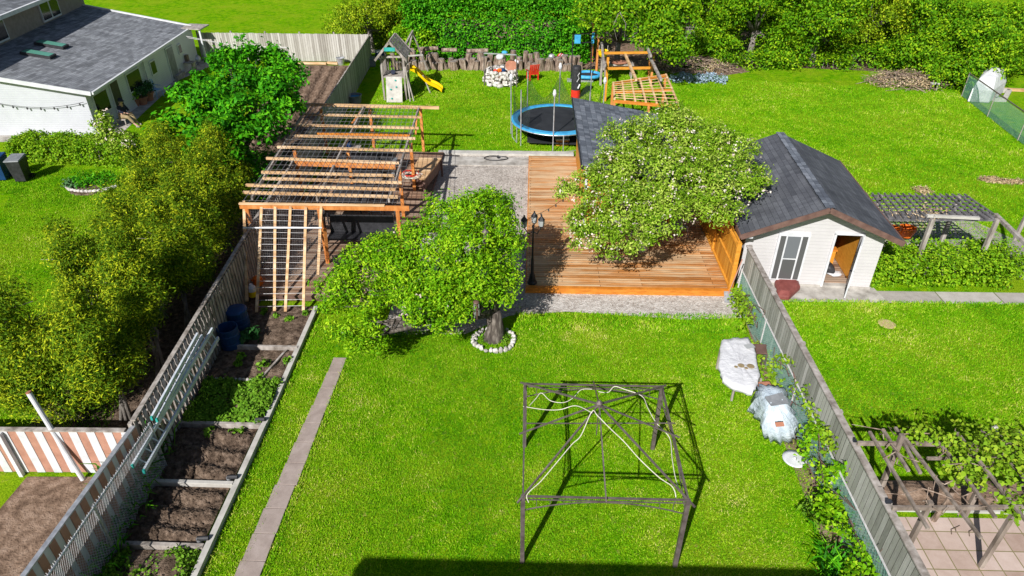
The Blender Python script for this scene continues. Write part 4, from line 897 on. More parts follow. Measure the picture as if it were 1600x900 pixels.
# ================================================================== RIGHT SIDE OF THE LAWN
def drape(name, part, label, cat, poly, z, m, seed=1, drop=.35, amp=.03):
    P = [G(a, b, z) for a, b in poly]; c = sum(P, Vector()) / len(P); t = thing(name, label, cat, (c.x, c.y, 0)); rnd = random.Random(seed)
    ring = []
    for i in range(len(P)):
        for k in range(4): ring.append(P[i].lerp(P[(i + 1) % len(P)], k / 4) + Vector((rnd.uniform(-.02, .02), rnd.uniform(-.02, .02), rnd.uniform(-.03, .01))))
    def rg(s, dz, am=0): return [c + (p - c) * s + Vector((0, 0, dz + rnd.uniform(-am, am))) for p in ring]
    rings = [rg(1.0, -drop), rg(1.01, -drop * .4), rg(.985, 0)] + [rg(s, .015, amp) for s in (.85, .65, .45, .25, .08)]
    MB().tube_rings(rings).build(part, m, t, smooth=True); return t, c, P
t, c, P = drape('covered_table', 'tarpaulin', 'white tarpaulin draped over a table on the lawn near the fence', 'covered table', [(1127, 531), (1145, 527), (1170, 526), (1178, 543), (1188, 583), (1184, 598), (1176, 612), (1148, 604), (1131, 592), (1124, 572)], .78, 'tarp', 2, .14, .014)
for dx, dy in ((-.35, .7), (.4, .7), (-.25, -.6), (.4, -.55)): MB().bar((c.x + dx, c.y + dy, 0), (c.x + dx, c.y + dy, .72), .05).build('leg', 'greywood', t)
tp = G(1171, 541, .81); MB().box((tp.x, tp.y, .815), (.26, .18, .006), .3).build('patch', 'lampglass', t)
bl = MB()
for (x, y, r) in ((1158, 571, .09), (1173, 572, .1), (1150, 573, .05), (1166, 575, .05)):
    q = G(x, y, .812); bl.lathe(q, [(r, 0), (r * .6, .008)], 12)
t2 = bl.build('stain', 'drytwig' if False else 'khaki', t)
t = thing('side_table', 'small brown topped metal side table behind the white tarpaulin', 'table', tuple(G(1192, 556, 0)))
q = [G(1178, 537, .72), G(1197, 538, .72), G(1199, 552, .72), G(1182, 551, .72)]; MB().slab(q, .04).build('tabletop', 'brown', t)
for p in q: MB().bar((p.x, p.y, 0), (p.x, p.y, .7), .035).build('leg', 'bronze', t)
# grill under a pale blue cover: two humps
bq = thing('covered_barbecue', 'barbecue under a loose pale blue grey cover beside the fence', 'barbecue cover', tuple(G(1213, 672, 0)))
def ringz(pl): return [G(x, y, z) for x, y, z in pl]
body = [ringz([(1171, 643, .25), (1186, 663, .05), (1196, 685, .03), (1213, 694, .02), (1236, 690, .02), (1247, 682, .05), (1246, 660, .2), (1240, 635, .45), (1228, 612, .5), (1204, 607, .5), (1188, 608, .4), (1178, 625, .35)]),
        ringz([(1182, 626, .62), (1190, 648, .55), (1192, 666, .55), (1208, 672, .55), (1232, 668, .55), (1243, 664, .5), (1240, 650, .62), (1234, 630, .8), (1224, 606, .85), (1206, 602, .85), (1186, 600, .75), (1183, 610, .72)]),
        ringz([(1190, 620, .95), (1197, 636, .98), (1200, 650, .8), (1208, 656, .74), (1225, 656, .74), (1236, 655, .72), (1234, 644, .85), (1229, 624, 1.02), (1221, 608, 1.05), (1207, 604, 1.05), (1195, 604, 1.0), (1190, 610, .98)]),
        ringz([(1200, 618, 1.06), (1204, 630, 1.08), (1210, 644, .9), (1214, 648, .86), (1222, 648, .86), (1228, 646, .86), (1226, 638, .95), (1223, 624, 1.09), (1217, 612, 1.1), (1209, 610, 1.1), (1203, 612, 1.09), (1200, 614, 1.08)])]
pl = []
for k, ring in enumerate(body):
    cc = sum(ring, Vector()) / len(ring); out = []
    for i in range(len(ring)):
        for q_ in range(4):
            p_ = ring[i].lerp(ring[(i + 1) % len(ring)], q_ / 4); am = (.07, .05, .022, .012)[k] * (1, -1, .6, -.7)[(q_ + i) % 4]
            dr = (p_ - cc); dr.z = 0; dr.normalize(); out.append(p_ + dr * am + Vector((0, 0, (.0, .02, .01, .01)[k] * math.sin(i * 2.3 + q_))))
    pl.append(out)
pl.insert(1, [(p_ * .5 + q_ * .5) for p_, q_ in zip(pl[0], pl[1])]); pl.append([(sum(pl[-1], Vector()) / len(pl[-1])) * .7 + p_ * .3 for p_ in pl[-1]])
MB().tube_rings(pl).build('cover', 'bluetarp', bq, smooth=True)
q = [G(1195, 620, 1.12), G(1222, 613, 1.14), G(1233, 630, 1.04), G(1205, 634, 1.06)]; MB().slab(q, .02).build('flap', 'greyplastic', bq)
q = [G(1211, 660, .93), G(1224, 659, .93), G(1226, 666, .86), G(1213, 667, .86)]; MB().slab(q, .02).build('patch', 'terracotta', bq)
p = G(1196, 600, .7); tag(MB().box((p.x, p.y, .35), (.30, .22, .7), .1).build('paver_stack', 'terracotta', bevel=.02), 'reddish block standing between the white tarpaulin and the barbecue', 'block')
p = G(1245, 719, .05); p.x -= .06; pl_ = thing('white_lid', 'round white lid lying on the lawn near the vines', 'lid', tuple(p))
MB().lathe((p.x, p.y, .02), [(.02, 0), (.20, .01), (.27, .06), (.28, .075), (.20, .06), (.06, .085), (.02, .085)], 24).build('dish', 'white', pl_, smooth=True)  # dish-shaped body of the white lid
MB().lathe((p.x, p.y, .10), [(.03, 0), (.04, .03), (.02, .045)], 12).build('knob', 'white', pl_)
ORD = 'first second third fourth fifth sixth seventh eighth ninth tenth eleventh twelfth thirteenth fourteenth fifteenth sixteenth seventeenth eighteenth nineteenth twentieth'.split() + ['twenty-first', 'twenty-second', 'twenty-third', 'twenty-fourth', 'twenty-fifth', 'twenty-sixth', 'twenty-seventh', 'twenty-eighth']
# ================================================================== RAISED BEDS
b = thing('bed_rail', 'long pale timber rail edging the raised beds', 'garden edging', (-6.6, 12, 0))
MB().bar((-6.52, 5.0, .08), (-6.58, 12.3, .08), .13, .16).build('timber', 'kerb', b); MB().bar((-6.58, 12.31, .07), (-6.68, 17.5, .07), .13, .14).build('timber', 'kerb', b)
for yy, lab, m, w in ((15.42, 'timber board between the two shaded back beds', 'greywood', .09), (12.28, 'timber board between the leafy bed and the upper furrowed bed', 'greywood', .10), (10.41, 'timber board between the two furrowed beds', 'kerb', .10), (8.76, 'timber board between the furrowed bed and the front seedling bed', 'greywood', .10)):
    tag(MB().bar((-8.72, yy, .08), (-6.64, yy - .02, .08), w, .17).build('bed_board', m, bevel=.008), lab, 'garden edging', 'boards across the raised beds')
e0_ = None
for i in range(19):
    x = -8.7 + i * .108; mb = MB().rock((x, 14.02, .07), (.055, .05, .06), i, n=6)
    tag(mb.build('edging_stone', 'kerb'), 'small pale scalloped stone behind the leafy bed, %s from the rail' % ORD[18 - i], 'edging stone', 'scalloped stone row')
tag(MB().bar((-7.25, 14.1, .10), (-6.95, 15.3, .10), .06, .05).build('loose_board', 'greywood'), 'thin board lying lengthwise in the shaded bed near the rail', 'board')
tag(MB().bar((-7.15, 12.4, .14), (-6.9, 13.9, .14), .05, .05).build('loose_board', 'greywood'), 'thin board lying lengthwise in the leafy bed near the rail', 'board')
for (x, y, lb) in ((-6.78, 10.50, 'grey tap on the rail corner between the furrowed beds'), (-6.78, 8.86, 'grey tap on the rail corner at the front seedling bed'), (-6.78, 12.36, 'grey tap on the rail corner at the leafy bed')):
    tp_ = thing('pipe_valve', lb, 'tap', (x, y, 0), 0, 'taps along the bed rail'); MB().tube([(x, y, 0), (x, y, .22)], .045, 10).build('pipe', 'galv', tp_); MB().tube([(x - .02, y, .22), (x + .2, y + .03, .20)], .05, 10).build('spout', 'blackplastic', tp_)
def plant(name, label, cat, p, r, n, m='seedling', leaf=(.05, .03), h=None, group=None, seed=None):
    t = thing(name, label, cat, (p[0], p[1], 0), 0, group)
    foliage('leaves', m, t, [(p[0], p[1], (h or r) * .8 + .04, r, r, h or r)], n, 5, leaf, r * .25, seed or int(abs(p[0] * 97 + p[1] * 31))); mb = MB()
    mb.tube([(p[0], p[1], 0), (p[0] + .02, p[1], (h or r))], .012, 5); mb.build('stem', 'greybark', t); return t
p = G(392, 530, .1); plant('hosta', 'variegated hosta between the barrels and the first board', 'plant', p, .26, 70, 'darkleaf', (.10, .045), .16)
for (x, y, r) in ((432, 495, .10), (452, 500, .1), (414, 490, .12), (480, 492, .1), (375, 560, .11), (372, 570, .1), (413, 572, .14), (447, 568, .12), (327, 679, .13), (369, 679, .14), (408, 590, .1)):
    p = G(x, y, .05); plant('seedling', {432: 'seedling at the trellis foot, second from the right rail', 452: 'seedling at the trellis foot nearest the right rail', 414: 'seedling at the trellis foot nearest the barrels', 480: 'seedling under the trellis right end', 375: 'faint seedling in the shaded bed, upper left', 372: 'faint seedling in the shaded bed, lower left', 413: 'seedling in the middle of the shaded bed', 447: 'bright seedling in the shaded bed beside the rail', 327: 'left of two bright seedlings behind the furrowed bed', 369: 'right of two bright seedlings behind the furrowed bed', 408: 'seedling by the scalloped stones'}[x], 'seedling', p, r, 16, 'seedling', (.06, .035), r * .7, 'seedlings in the raised beds')
tag(foliage('bed_greens', 'seedling', None, None, 1900, 5, (.042, .03), .04, 5, boxes=[(-7.65, 13.13, .05, 1.9, 1.5, .12, 0)]), 'low bright greens covering the leafy raised bed', 'greens', kind='stuff')
tag(foliage('bed_greens', 'seedling', None, None, 900, 5, (.036, .026), .05, 6, boxes=[(-7.5, 7.6, .05, 1.6, 2.0, .08, 0)], cut=lambda C: (np.sin(C[:, 0] * 9) + np.sin(C[:, 1] * 7 + C[:, 0] * 3)) > -.3), 'scattered seedlings covering the front raised bed', 'greens', kind='stuff')
# leafy clumps at the foot of the left fence
def tuft(name, label, x, y, h, n, m, seed, group=None, sp=.18):
    rng = np.random.default_rng(seed); k = n; a = rng.uniform(0, 2 * math.pi, k); b0 = np.stack([x + rng.normal(0, sp, k), y + rng.normal(0, sp * 1.6, k), np.full(k, .02)], 1)
    out = np.stack([np.cos(a), np.sin(a), np.zeros(k)], 1); hh = h * rng.uniform(.6, 1.2, (k, 1)); mid = b0 + out * hh * .25 + np.array([0, 0, 1]) * hh * .7; tip = b0 + out * hh * .75 + np.array([0, 0, 1]) * hh * .75; w = np.cross(out, [0, 0, 1.0]) * .016
    P = np.stack([b0 - w, mid - w * 1.3, tip, mid + w * 1.3], 1); o = quads(name, P, m, rng.uniform(0, 1, k)); return tag(o, label, 'plant', group)
tuft('leafy_clump', 'tall dark strappy clump at the fence foot below the ladder ends', -8.95, 10.6, .75, 300, 'ivy', 3, sp=.25)
tuft('leafy_clump', 'dark strappy clump at the chain link fence foot nearer the camera', -8.8, 9.6, .55, 200, 'ivy', 4, sp=.22)
tuft('leafy_clump', 'low dark clump at the bottom left end of the chain link fence', -8.7, 8.4, .4, 160, 'ivy', 6, sp=.25)
tuft('iris_clump', 'strappy iris clump in shade at the bottom of the right fence', 6.15, 8.55, .5, 150, 'ivy', 8, sp=.16)
tuft('iris_clump', 'pale strappy clump on the lawn edge beside the right chain link fence', 6.2, 10.0, .3, 80, 'seedling', 9, sp=.12)
# ================================================================== BARRELS, CAN, LADDERS
for (px, py, lb, r, h_, lid) in ((376, 512, 'blue barrel with a lid at the fence, nearer the trellis', .30, .62, True), (363, 542, 'open dark blue barrel at the fence, in front of the lidded one', .29, .72, False)):
    p = G(px, py, 0); bt = thing('barrel', lb, 'barrel', tuple(p), 0, 'blue barrels by the left fence')
    prof = [(r * .92, 0), (r, .08), (r * 1.02, h_ * .33), (r * .97, h_ * .36), (r * 1.02, h_ * .4), (r * 1.02, h_ * .7), (r * .97, h_ * .73), (r, h_)]
    if not lid: prof += [(r * .93, h_), (r * .9, h_ * .5)]
    MB().lathe(p, prof, 22).build('barrel_body', 'blueplastic', bt)
    if lid: MB().lathe(p + Vector((0, 0, h_)), [(r * 1.06, 0), (r * 1.06, .05), (r * .9, .08), (r * .3, .10)], 22).build('lid', 'blueplastic', bt)
    else: MB().lathe(p + Vector((0, 0, h_ * .5)), [(r * .88, 0), (r * .88, .02)], 22).build('contents', 'soil', bt)
p = G(396, 462, .17); wc = thing('jug', 'white and yellow jug on the pergola deck by the left fence', 'jug', tuple(p)); MB().lathe(p, [(.13, 0), (.14, .02), (.14, .2)], 14).build('lower_band', 'yellow', wc); MB().lathe(p + Vector((0, 0, .2)), [(.14, 0), (.13, .12), (.06, .2), (.05, .24)], 14).build('jug_body', 'tarp', wc)
p = G(404, 444, .17); wc = thing('watering_can', 'orange watering can behind the white and yellow jug', 'watering can', tuple(p)); MB().lathe(p, [(.15, 0), (.16, .05), (.14, .26), (.05, .30)], 14).build('can_body', 'orange', wc); MB().tube([p + Vector((-.13, 0, .1)), p + Vector((-.28, -.02, .22)), p + Vector((-.36, -.03, .34))], [.035, .028, .045], 8).build('spout', 'orange', wc); MB().tube([p + Vector((.12, 0, .22)), p + Vector((.26, 0, .25)), p + Vector((.2, 0, .08))], .016, 6).build('handle', 'orange', wc)
def ladder(label, a0, a1, b0, b1, m, n, group='ladders hung along the left fence'):
    l = thing('ladder', label, 'ladder', tuple(a0), 0, group)
    for (p, q) in ((a0, a1), (b0, b1)):
        MB().bar(p, q, .05, .10).build('rail', m, l); MB().bar(p - (q - p).normalized() * .05, p, .045, .10).build('foot_cap', 'teal', l)
    mb = MB()
    for i in range(n): t = (i + .6) / n; mb.tube([a0.lerp(a1, t), b0.lerp(b1, t)], .017, 6)
    mb.build('rungs', m, l)
a0, a1 = G(208, 727, 1.15), G(332, 514, 1.30); b0, b1 = G(226, 735, .95), G(341, 528, .95)
ladder('long aluminium ladder hanging on the picket fence, the outer one', a0, a1, b0, b1, 'alu', 15)
a0, a1 = G(238, 652, 1.50), G(309, 522, 1.55); b0, b1 = G(246, 655, 1.32), G(316, 525, 1.38)
ladder('shorter blue grey ladder hanging higher on the picket fence, the inner one', a0, a1, b0, b1, 'alu', 9)
# ================================================================== PLAY TOWER
pt = thing('play_tower', 'grey wooden play tower with yellow slide and climbing wall', 'playset', (-7.85, 39.3, 0))
tx0, tx1, ty0, ty1 = -8.45, -7.2, 38.55, 39.85
for x in (tx0, tx1):
    for y in (ty0, ty1): MB().box((x, y, 1.25), (.1, .1, 2.5)).build('post', 'greywood', pt)
MB().box(((tx0 + tx1) / 2, (ty0 + ty1) / 2, 1.3), (1.3, 1.35, .08)).build('platform', 'greywood', pt)
mb = MB()
for i in range(6): mb.box((tx0 + .12 + i * .2, ty1, 1.72), (.08, .03, .75)); mb.box((tx0, ty0 + .15 + i * .2, 1.72), (.03, .08, .75))
mb.box(((tx0 + tx1) / 2, ty1, 2.1), (1.3, .05, .09)); mb.box((tx0, 39.2, 2.1), (.05, 1.3, .09)); mb.box(((tx0 + tx1) / 2, ty0, 2.42), (1.45, .06, .1)); mb.build('railing', 'greywood', pt)
xc = (tx0 + tx1) / 2; rp0 = thing; mb = MB()
for s in (-1, 1):
    for i in range(9):
        t0, t1 = i / 9, (i + .86) / 9; a = Vector((xc + s * .85 * t0, 0, 3.35 - .98 * t0)); b = Vector((xc + s * .85 * t1, 0, 3.35 - .98 * t1))
        mb.slab([(a.x, 38.2, a.z), (b.x, 38.2, b.z), (b.x, 40.15, b.z), (a.x, 40.15, a.z)], .03)
    mb.bar((xc, 38.18, 3.3), (xc + s * .88, 38.18, 2.3), .05, .12); mb.bar((xc, 40.17, 3.3), (xc + s * .88, 40.17, 2.3), .05, .12)
mb.build('roof', 'greywood', pt)
MB().prism([(xc - .3, 38.13), (xc + .3, 38.13), (xc + .3, 38.16), (xc - .3, 38.16)], 2.82, 3.02).build('sun_panel', 'teal', pt)
q = [(-8.25, 38.05, .02), (-7.35, 38.05, .02), (-7.35, 38.5, 1.34), (-8.25, 38.5, 1.34)]; cw = MB().slab(q, .05, 1).build('climbing_wall', 'rafter' if False else 'kerb', pt)
for (u, v) in ((.35, .15), (.3, .5), (.65, .6), (.6, .85)): p = Vector((-8.25 + .9 * u, 38.03 + .45 * v, 1.34 * v + .02)); MB().rock(p, (.06, .05, .05), int(u * 50)).build('hold', 'teal', cw)
mb = MB(); mb.tube([(-7.9, 39.0, 1.42), (-7.9, 38.9, 1.5)], .14, 8); mb.build('tarpaulin', 'navy', pt)
def slide_profile(t): return Vector((-7.05 + 1.75 * t + .1 * math.sin(t * 9) * 0, 39.9 + .15 * t, 1.42 - 1.34 * t + .07 * math.sin(t * 2 * math.pi * 1.4)))
rings = []
for i in range(17):
    c = slide_profile(i / 16); rings.append([c + Vector((0, dy, dzz)) for dy, dzz in ((-.27, .17), (-.24, .02), (.24, .02), (.27, .17), (.31, .17), (.28, -.03), (-.28, -.03), (-.31, .17))])
MB().tube_rings(rings).build('slide', 'yellow', pt, smooth=False)
mb = MB(); mb.bar((-7.5, 40.0, 2.35), (-7.5, 44.2, 2.55), .10, .13); mb.build('swing_beam', 'greywood', pt)
for x in (-6.75, -8.3): MB().bar((-7.5, 44.1, 2.5), (x, 44.4, 0), .09).build('leg', 'greywood', pt)
for x0_, x1_ in ((-7.15, -6.75), (-7.1, -6.95)): MB().bar((x0_, 38.5, 1.9), (x1_, 38.3 + (x1_ + 7) * .4, 0), .07).build('leg', 'greywood', pt)
MB().bar((-6.4, 40.1, 1.0), (-6.0, 39.9, .0), .06).build('slide_support', 'greywood', pt)
MB().bar((tx0 - .1, ty0 - .02, 2.35), (-6.2, 39.3, 2.35), .07).build('cross_beam', 'kerb', pt)
# things in the shade behind the tower
for (px, py, m, lb, c_) in ((594, 92, 'blueplastic', 'blue plastic box in the shade behind the play tower', 'box'), (580, 103, 'greyplastic', 'dark tub in the shade between the board fence and play tower', 'tub')):
    p = G(px, py, 0); bx_ = thing('storage_tub', lb, c_, tuple(p)); MB().box((p.x, p.y, .25), (.6, .5, .5), .2).build('tub_body', m, bx_, bevel=.03); MB().box((p.x, p.y, .52), (.64, .54, .05), .2).build('lid', 'tarp' if m == 'blueplastic' else m, bx_)
p = G(555, 160, 0); tb = thing('wash_tub', 'dark round tub holding turquoise water by the board fence', 'tub', tuple(p)); MB().lathe(p, [(.34, 0), (.40, .4), (.43, .4), (.43, .44), (.38, .44), (.34, .1)], 22).build('tub_body', 'greyplastic', tb); MB().lathe(p + Vector((0, 0, .3)), [(.36, 0), (.36, .01)], 22).build('water', 'skyblue', tb)
p = G(547, 92, 0); tb = thing('compost_bin', 'dark squat bin in the corner of the ploughed plot', 'bin', tuple(p)); MB().lathe(p, [(.45, 0), (.42, .7), (.3, .85), (.1, .9)], 12).build('bin_body', 'blackplastic', tb); MB().lathe(p + Vector((0, 0, .9)), [(.18, 0), (.16, .05)], 12).build('lid', 'greyplastic', tb)
p = G(533, 101, 0); tb = thing('pail', 'pale grey pail beside the dark bin at the back fence', 'pail', tuple(p)); MB().lathe(p, [(.2, 0), (.27, .42), (.3, .43), (.3, .46), (.26, .46), (.2, .1)], 16).build('pail_body', 'galv', tb); MB().tube([p + Vector((.28 * math.cos(R(a)), .05, .45 + .0 * a + .18 * math.sin(R(a)) )) for a in range(0, 181, 20)], .01, 5).build('handle', 'galv', tb)
for k, (x0_, x1_, lb) in enumerate(((440, 510, 'pale timber edging board on the left at the back fence foot'), (511, 528, 'short pale timber edging board next to the pail'))): tag(MB().bar(G(x0_, 98, .12), G(x1_, 99, .12), .2, .12).build('edging_board', 'rafter'), lb, 'garden edging')
# ================================================================== LOG PALISADE
rnd = random.Random(21); lx = -9.0; cnt = {}
while lx < 3.2:
    for row in range(2):
        r = rnd.uniform(.13, .27); hgt = rnd.uniform(.38, .85) * (1 if row else 1.3); x = lx + row * .17 + rnd.uniform(-.08, .08); y = 45.35 + (0 if row == 0 else -.42) + rnd.uniform(-.14, .14)
        if -2.6 < x < -1.4 and row: continue
        half = 'left' if x < -2.2 else 'right'; cnt[(row, half)] = cnt.get((row, half), 0) + 1
        lab = '%s %s log, %s from the left in the %s row %s the fire pit' % ('short' if hgt < .65 else 'tall', 'thin' if r < .2 else 'thick', ORD[cnt[(row, half)] - 1], 'front' if row else 'back', 'left of' if half == 'left' else 'right of')
        l = thing('log_stump', lab, 'log', (x, y, 0), 0, 'upright logs bordering the lawn')
        tl = rnd.uniform(-.34, .34); n = 8; rings = []
        ph = [rnd.uniform(.78, 1.2) for _ in range(n)]
        for z, s in ((-.05, 1.12), (.15, 1), (hgt * .6, .96), (hgt, .98)): rings.append([(x + tl * z + r * s * ph[j] * math.cos(j * .785), y + tl * z * .5 + r * s * ph[j] * math.sin(j * .785), z) for j in range(n)])
        MB().tube_rings(rings).build('bark', 'log', l)
        MB().tube_rings([[(x + tl * hgt + r * s * .95 * ph[j] * math.cos(j * .785), y + tl * hgt * .5 + r * s * .95 * ph[j] * math.sin(j * .785), hgt + dzz + .01 * rnd.random()) for j in range(n)] for dzz, s in ((-.01, 1), (.012, .93))]).build('cut_face', 'greybark', l)
    lx += rnd.uniform(.26, .46)
for k, (x, z, L, a) in enumerate(((-6.8, 1.15, 1.3, .1), (-5.4, 1.1, 1.0, -.1), (-3.6, 1.05, 1.4, .05), (1.8, .5, 1.6, .15), (-8.3, 1.0, 1.1, .2))):
    tag(MB().tube([(x - L / 2, 45.45, z), (x + L / 2, 45.45 + a, z + .05)], .13, 9).build('fallen_log', 'log'), ['log lying across the stumps behind the swing legs', 'short log lying across the stumps left of centre', 'long log lying across the middle of the stump row', 'log lying on the ground at the right end of the stump row', 'log lying on stumps behind the play tower'][k], 'log', 'logs lying on the border')
# ================================================================== FIRE PIT, FRAME
p = G(783, 130, 0); fp = thing('fire_pit', 'round fire pit of stacked white stones with rubbish inside', 'fire pit', tuple(p)); mb = MB(); rnd = random.Random(31)
for lay in range(5):
    for k in range(20):
        a = k / 20 * 2 * math.pi + lay * .15; r = .95 - lay * .02
        mb.rock((p.x + r * math.cos(a) + rnd.uniform(-.08, .08), p.y + .9 * r * math.sin(a) + rnd.uniform(-.08, .08), .12 + lay * .17 + rnd.uniform(-.05, .05)), (rnd.uniform(.09, .23), rnd.uniform(.10, .2), rnd.uniform(.06, .16)), lay * 50 + k, n=6)
mb.build('stone_ring', 'stone', fp); mb = MB(); mb.lathe((p.x, p.y, .02), [(.8, 0), (.8, .62)], 20); mb.build('ash', 'soil', fp)
for k, (dx, dy, m, lb, nm, ct) in enumerate(((-.35, -.1, 'red', 'red scrap inside the stone fire pit', 'scrap', 'scrap'), (-.1, .05, 'orange', 'orange scrap inside the stone fire pit', 'scrap', 'scrap'), (.12, .1, 'blueplastic', 'blue scrap inside the stone fire pit', 'scrap', 'scrap'), (-.2, .25, 'white', 'white scrap at the back inside the fire pit', 'scrap', 'scrap'))):
    tag(MB().rock((p.x + dx, p.y + dy, .75), (.16, .14, .14), k + 4, n=7).build(nm, m), lb, ct)
tag(MB().tube_rings([[(p.x + .62 + .36 * math.cos(a * .524) * s, p.y + dy + .1 * math.sin(a * .524), 1.12 + .32 * math.sin(a * .524) * s) for a in range(12)] for dy, s in ((-.18, 1), (-.12, .98))]).build('wood_disc', 'terracotta'), 'round tan wooden disc leaning on the fire pit stones', 'disc')
bf = thing('bar_frame', 'thin metal bar frame standing over the stone fire pit', 'frame', tuple(p))
a = G(757, 133, 0); b = G(807, 136, 0)
for q_ in (a, b): MB().bar(q_, q_ + Vector((0, 0, 1.9)), .06).build('post', 'bronze', bf)
MB().bar(a + Vector((0, 0, 1.9)), b + Vector((0, 0, 1.9)), .06).build('crossbar', 'galv', bf)
for (px, py, z, m, lb) in ((782, 86, 1.2, 'tarp', 'white and blue rag on top of the logs behind the fire pit'), (810, 95, .5, 'tarp', 'white bag against the logs right of the fire pit'), (862, 87, .6, 'galv', 'grey white sack beside the red bag at the hedge'), (876, 86, .6, 'red', 'bright red bag with white mark in front of the hedge')):
    p = G(px, py, z); t = thing('sack', lb, 'bag', (p.x, p.y, 0)); MB().rock((p.x, p.y, z * .9), (.24, .2, .2), px, n=10).build('sack_body', m, t, smooth=True)
    if m == 'red': MB().tube([(p.x - .12, p.y - .22, z + .02), (p.x + .0, p.y - .24, z + .16), (p.x + .03, p.y - .24, z + .0), (p.x + .15, p.y - .22, z + .12)], .03, 5).build('emblem', 'white', t)
    if px == 782: MB().rock((p.x + .25, p.y, z + .15), (.18, .15, .12), 5).build('sack_fold', 'skyblue', t)
    MB().rock((p.x, p.y, z * .45), (.28, .25, z * .45), px + 1).build('base_fill', 'log', t) if z > .7 else None
p = G(832, 124, 0); rc = thing('garden_chair', 'small red plastic garden chair on the back lawn', 'chair', tuple(p), R(200))
MB().box((0, 0, .36), (.52, .5, .05), 0, .1).build('seat', 'red', rc, world=False)
mb = MB(); [mb.bar((-.22 + i * .11, .22, .36), (-.26 + i * .13, .42, 1.0), .10, .025) for i in range(5)]; mb.build('backrest', 'red', rc, world=False)
for s in (-1, 1): MB().bar((s * .3, -.32, .55), (s * .3, .3, .58), .11, .03).build('armrest', 'red', rc, world=False)
for sx in (-1, 1):
    for sy in (-1, 1): MB().bar((sx * .27, sy * .25, 0), (sx * .27, sy * .25, .54), .08, .05).build('leg', 'red', rc, world=False)
# ================================================================== TRAMPOLINE
TC = Vector((1.22, 33.05, 0)); TR = 2.2
tm = thing('trampoline', 'round black trampoline with blue pad and drooping safety net', 'trampoline', tuple(TC))
MB().lathe(TC + Vector((0, 0, .86)), [(TR - .28, 0), (TR - .28, .012)], 48).build('jump_mat', 'mat_black', tm)
MB().tube_rings([[TC + Vector((r * math.cos(j * .1309), r * math.sin(j * .1309), z)) for j in range(48)] for r, z in ((TR - .30, .90), (TR - .26, .935), (TR + .02, .935), (TR + .04, .86), (TR - .02, .85), (TR - .28, .885), (TR - .30, .90))], False).build('safety_pad', 'skyblue', tm)
mb = MB(); mb.tube([TC + Vector((TR * math.cos(j * .1309), TR * math.sin(j * .1309), .83)) for j in range(49)], .03, 6, False); mb.build('frame_ring', 'galv', tm)
poles = []
for k in range(8):
    a = R(-95 + k * 45); p = TC + Vector(((TR + .06) * math.cos(a), (TR + .06) * math.sin(a), 0)); poles.append(p)
    pl_ = MB().tube([p + Vector((0, 0, .02)), p + Vector((0, 0, 2.75))], .028, 8).build('net_pole', 'galv', tm)
    if k % 2 == 0: MB().lathe(p + Vector((0, 0, 2.72)), [(.06, 0), (.09, .1), (.06, .25), (.03, .3)], 8).build('pole_cap', 'tarp', pl_)
for k in range(4):
    a = R(-72 + k * 90); w = [TC + Vector(((TR) * math.cos(a + d), (TR) * math.sin(a + d), 0)) for d in (-.18, .18)]
    MB().tube([w[0] + Vector((0, 0, .83)), w[0] + Vector((0, 0, .03)), w[1] + Vector((0, 0, .03)), w[1] + Vector((0, 0, .83))], .025, 6).build('leg', 'galv', tm)
rings = []; NN = 64
for z0_, f_ in ((.93, 0), (1.2, .25), (1.6, .6), (1.9, 1)):
    ring = []
    for j in range(NN):
        a = 2 * math.pi * j / NN; s = abs(math.sin((a - R(-95)) * 4)); top_ = 2.5 - 1.0 * s * (1.15 if math.sin(a) > -.2 else .9); r = TR - .05 - .2 * s * f_
        ring.append(TC + Vector((r * math.cos(a), r * math.sin(a), .93 + (top_ - .93) * f_)))
    rings.append(ring)
keep = MB()
for i in range(3):
    for j in range(NN):
        a = 2 * math.pi * j / NN
        if math.sin(a) < -.25 and not (math.cos(a) < -.7): continue
        keep.add([rings[i][j], rings[i][(j + 1) % NN], rings[i + 1][(j + 1) % NN], rings[i + 1][j]], [(0, 1, 2, 3)])
keep.build('safety_net', 'net', tm)
mb = MB(); mb.box((2.25, 31.75, .885), (.09, .09, .10)); mb.build('buckle', 'red', tm)
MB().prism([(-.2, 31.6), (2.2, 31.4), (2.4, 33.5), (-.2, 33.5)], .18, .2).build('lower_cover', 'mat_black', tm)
p = G(878, 226, 0); bx_ = thing('toy_box', 'small yellow and white wooden box on the grass before the trampoline', 'box', tuple(p)); MB().box((p.x, p.y, .16), (.62, .42, .3), .05).build('box_body', 'amber_rail', bx_); MB().box((p.x, p.y, .33), (.68, .46, .05), .05).build('lid', 'tarp', bx_)
p = G(833, 225, .0); tb = thing('folded_tarp', 'crumpled blue tarp on the grass under the trampoline edge', 'tarp', tuple(p)); MB().rock((p.x + .1, p.y + .5, .1), (.45, .2, .1), 4, n=10).build('sheet', 'skyblue', tb)
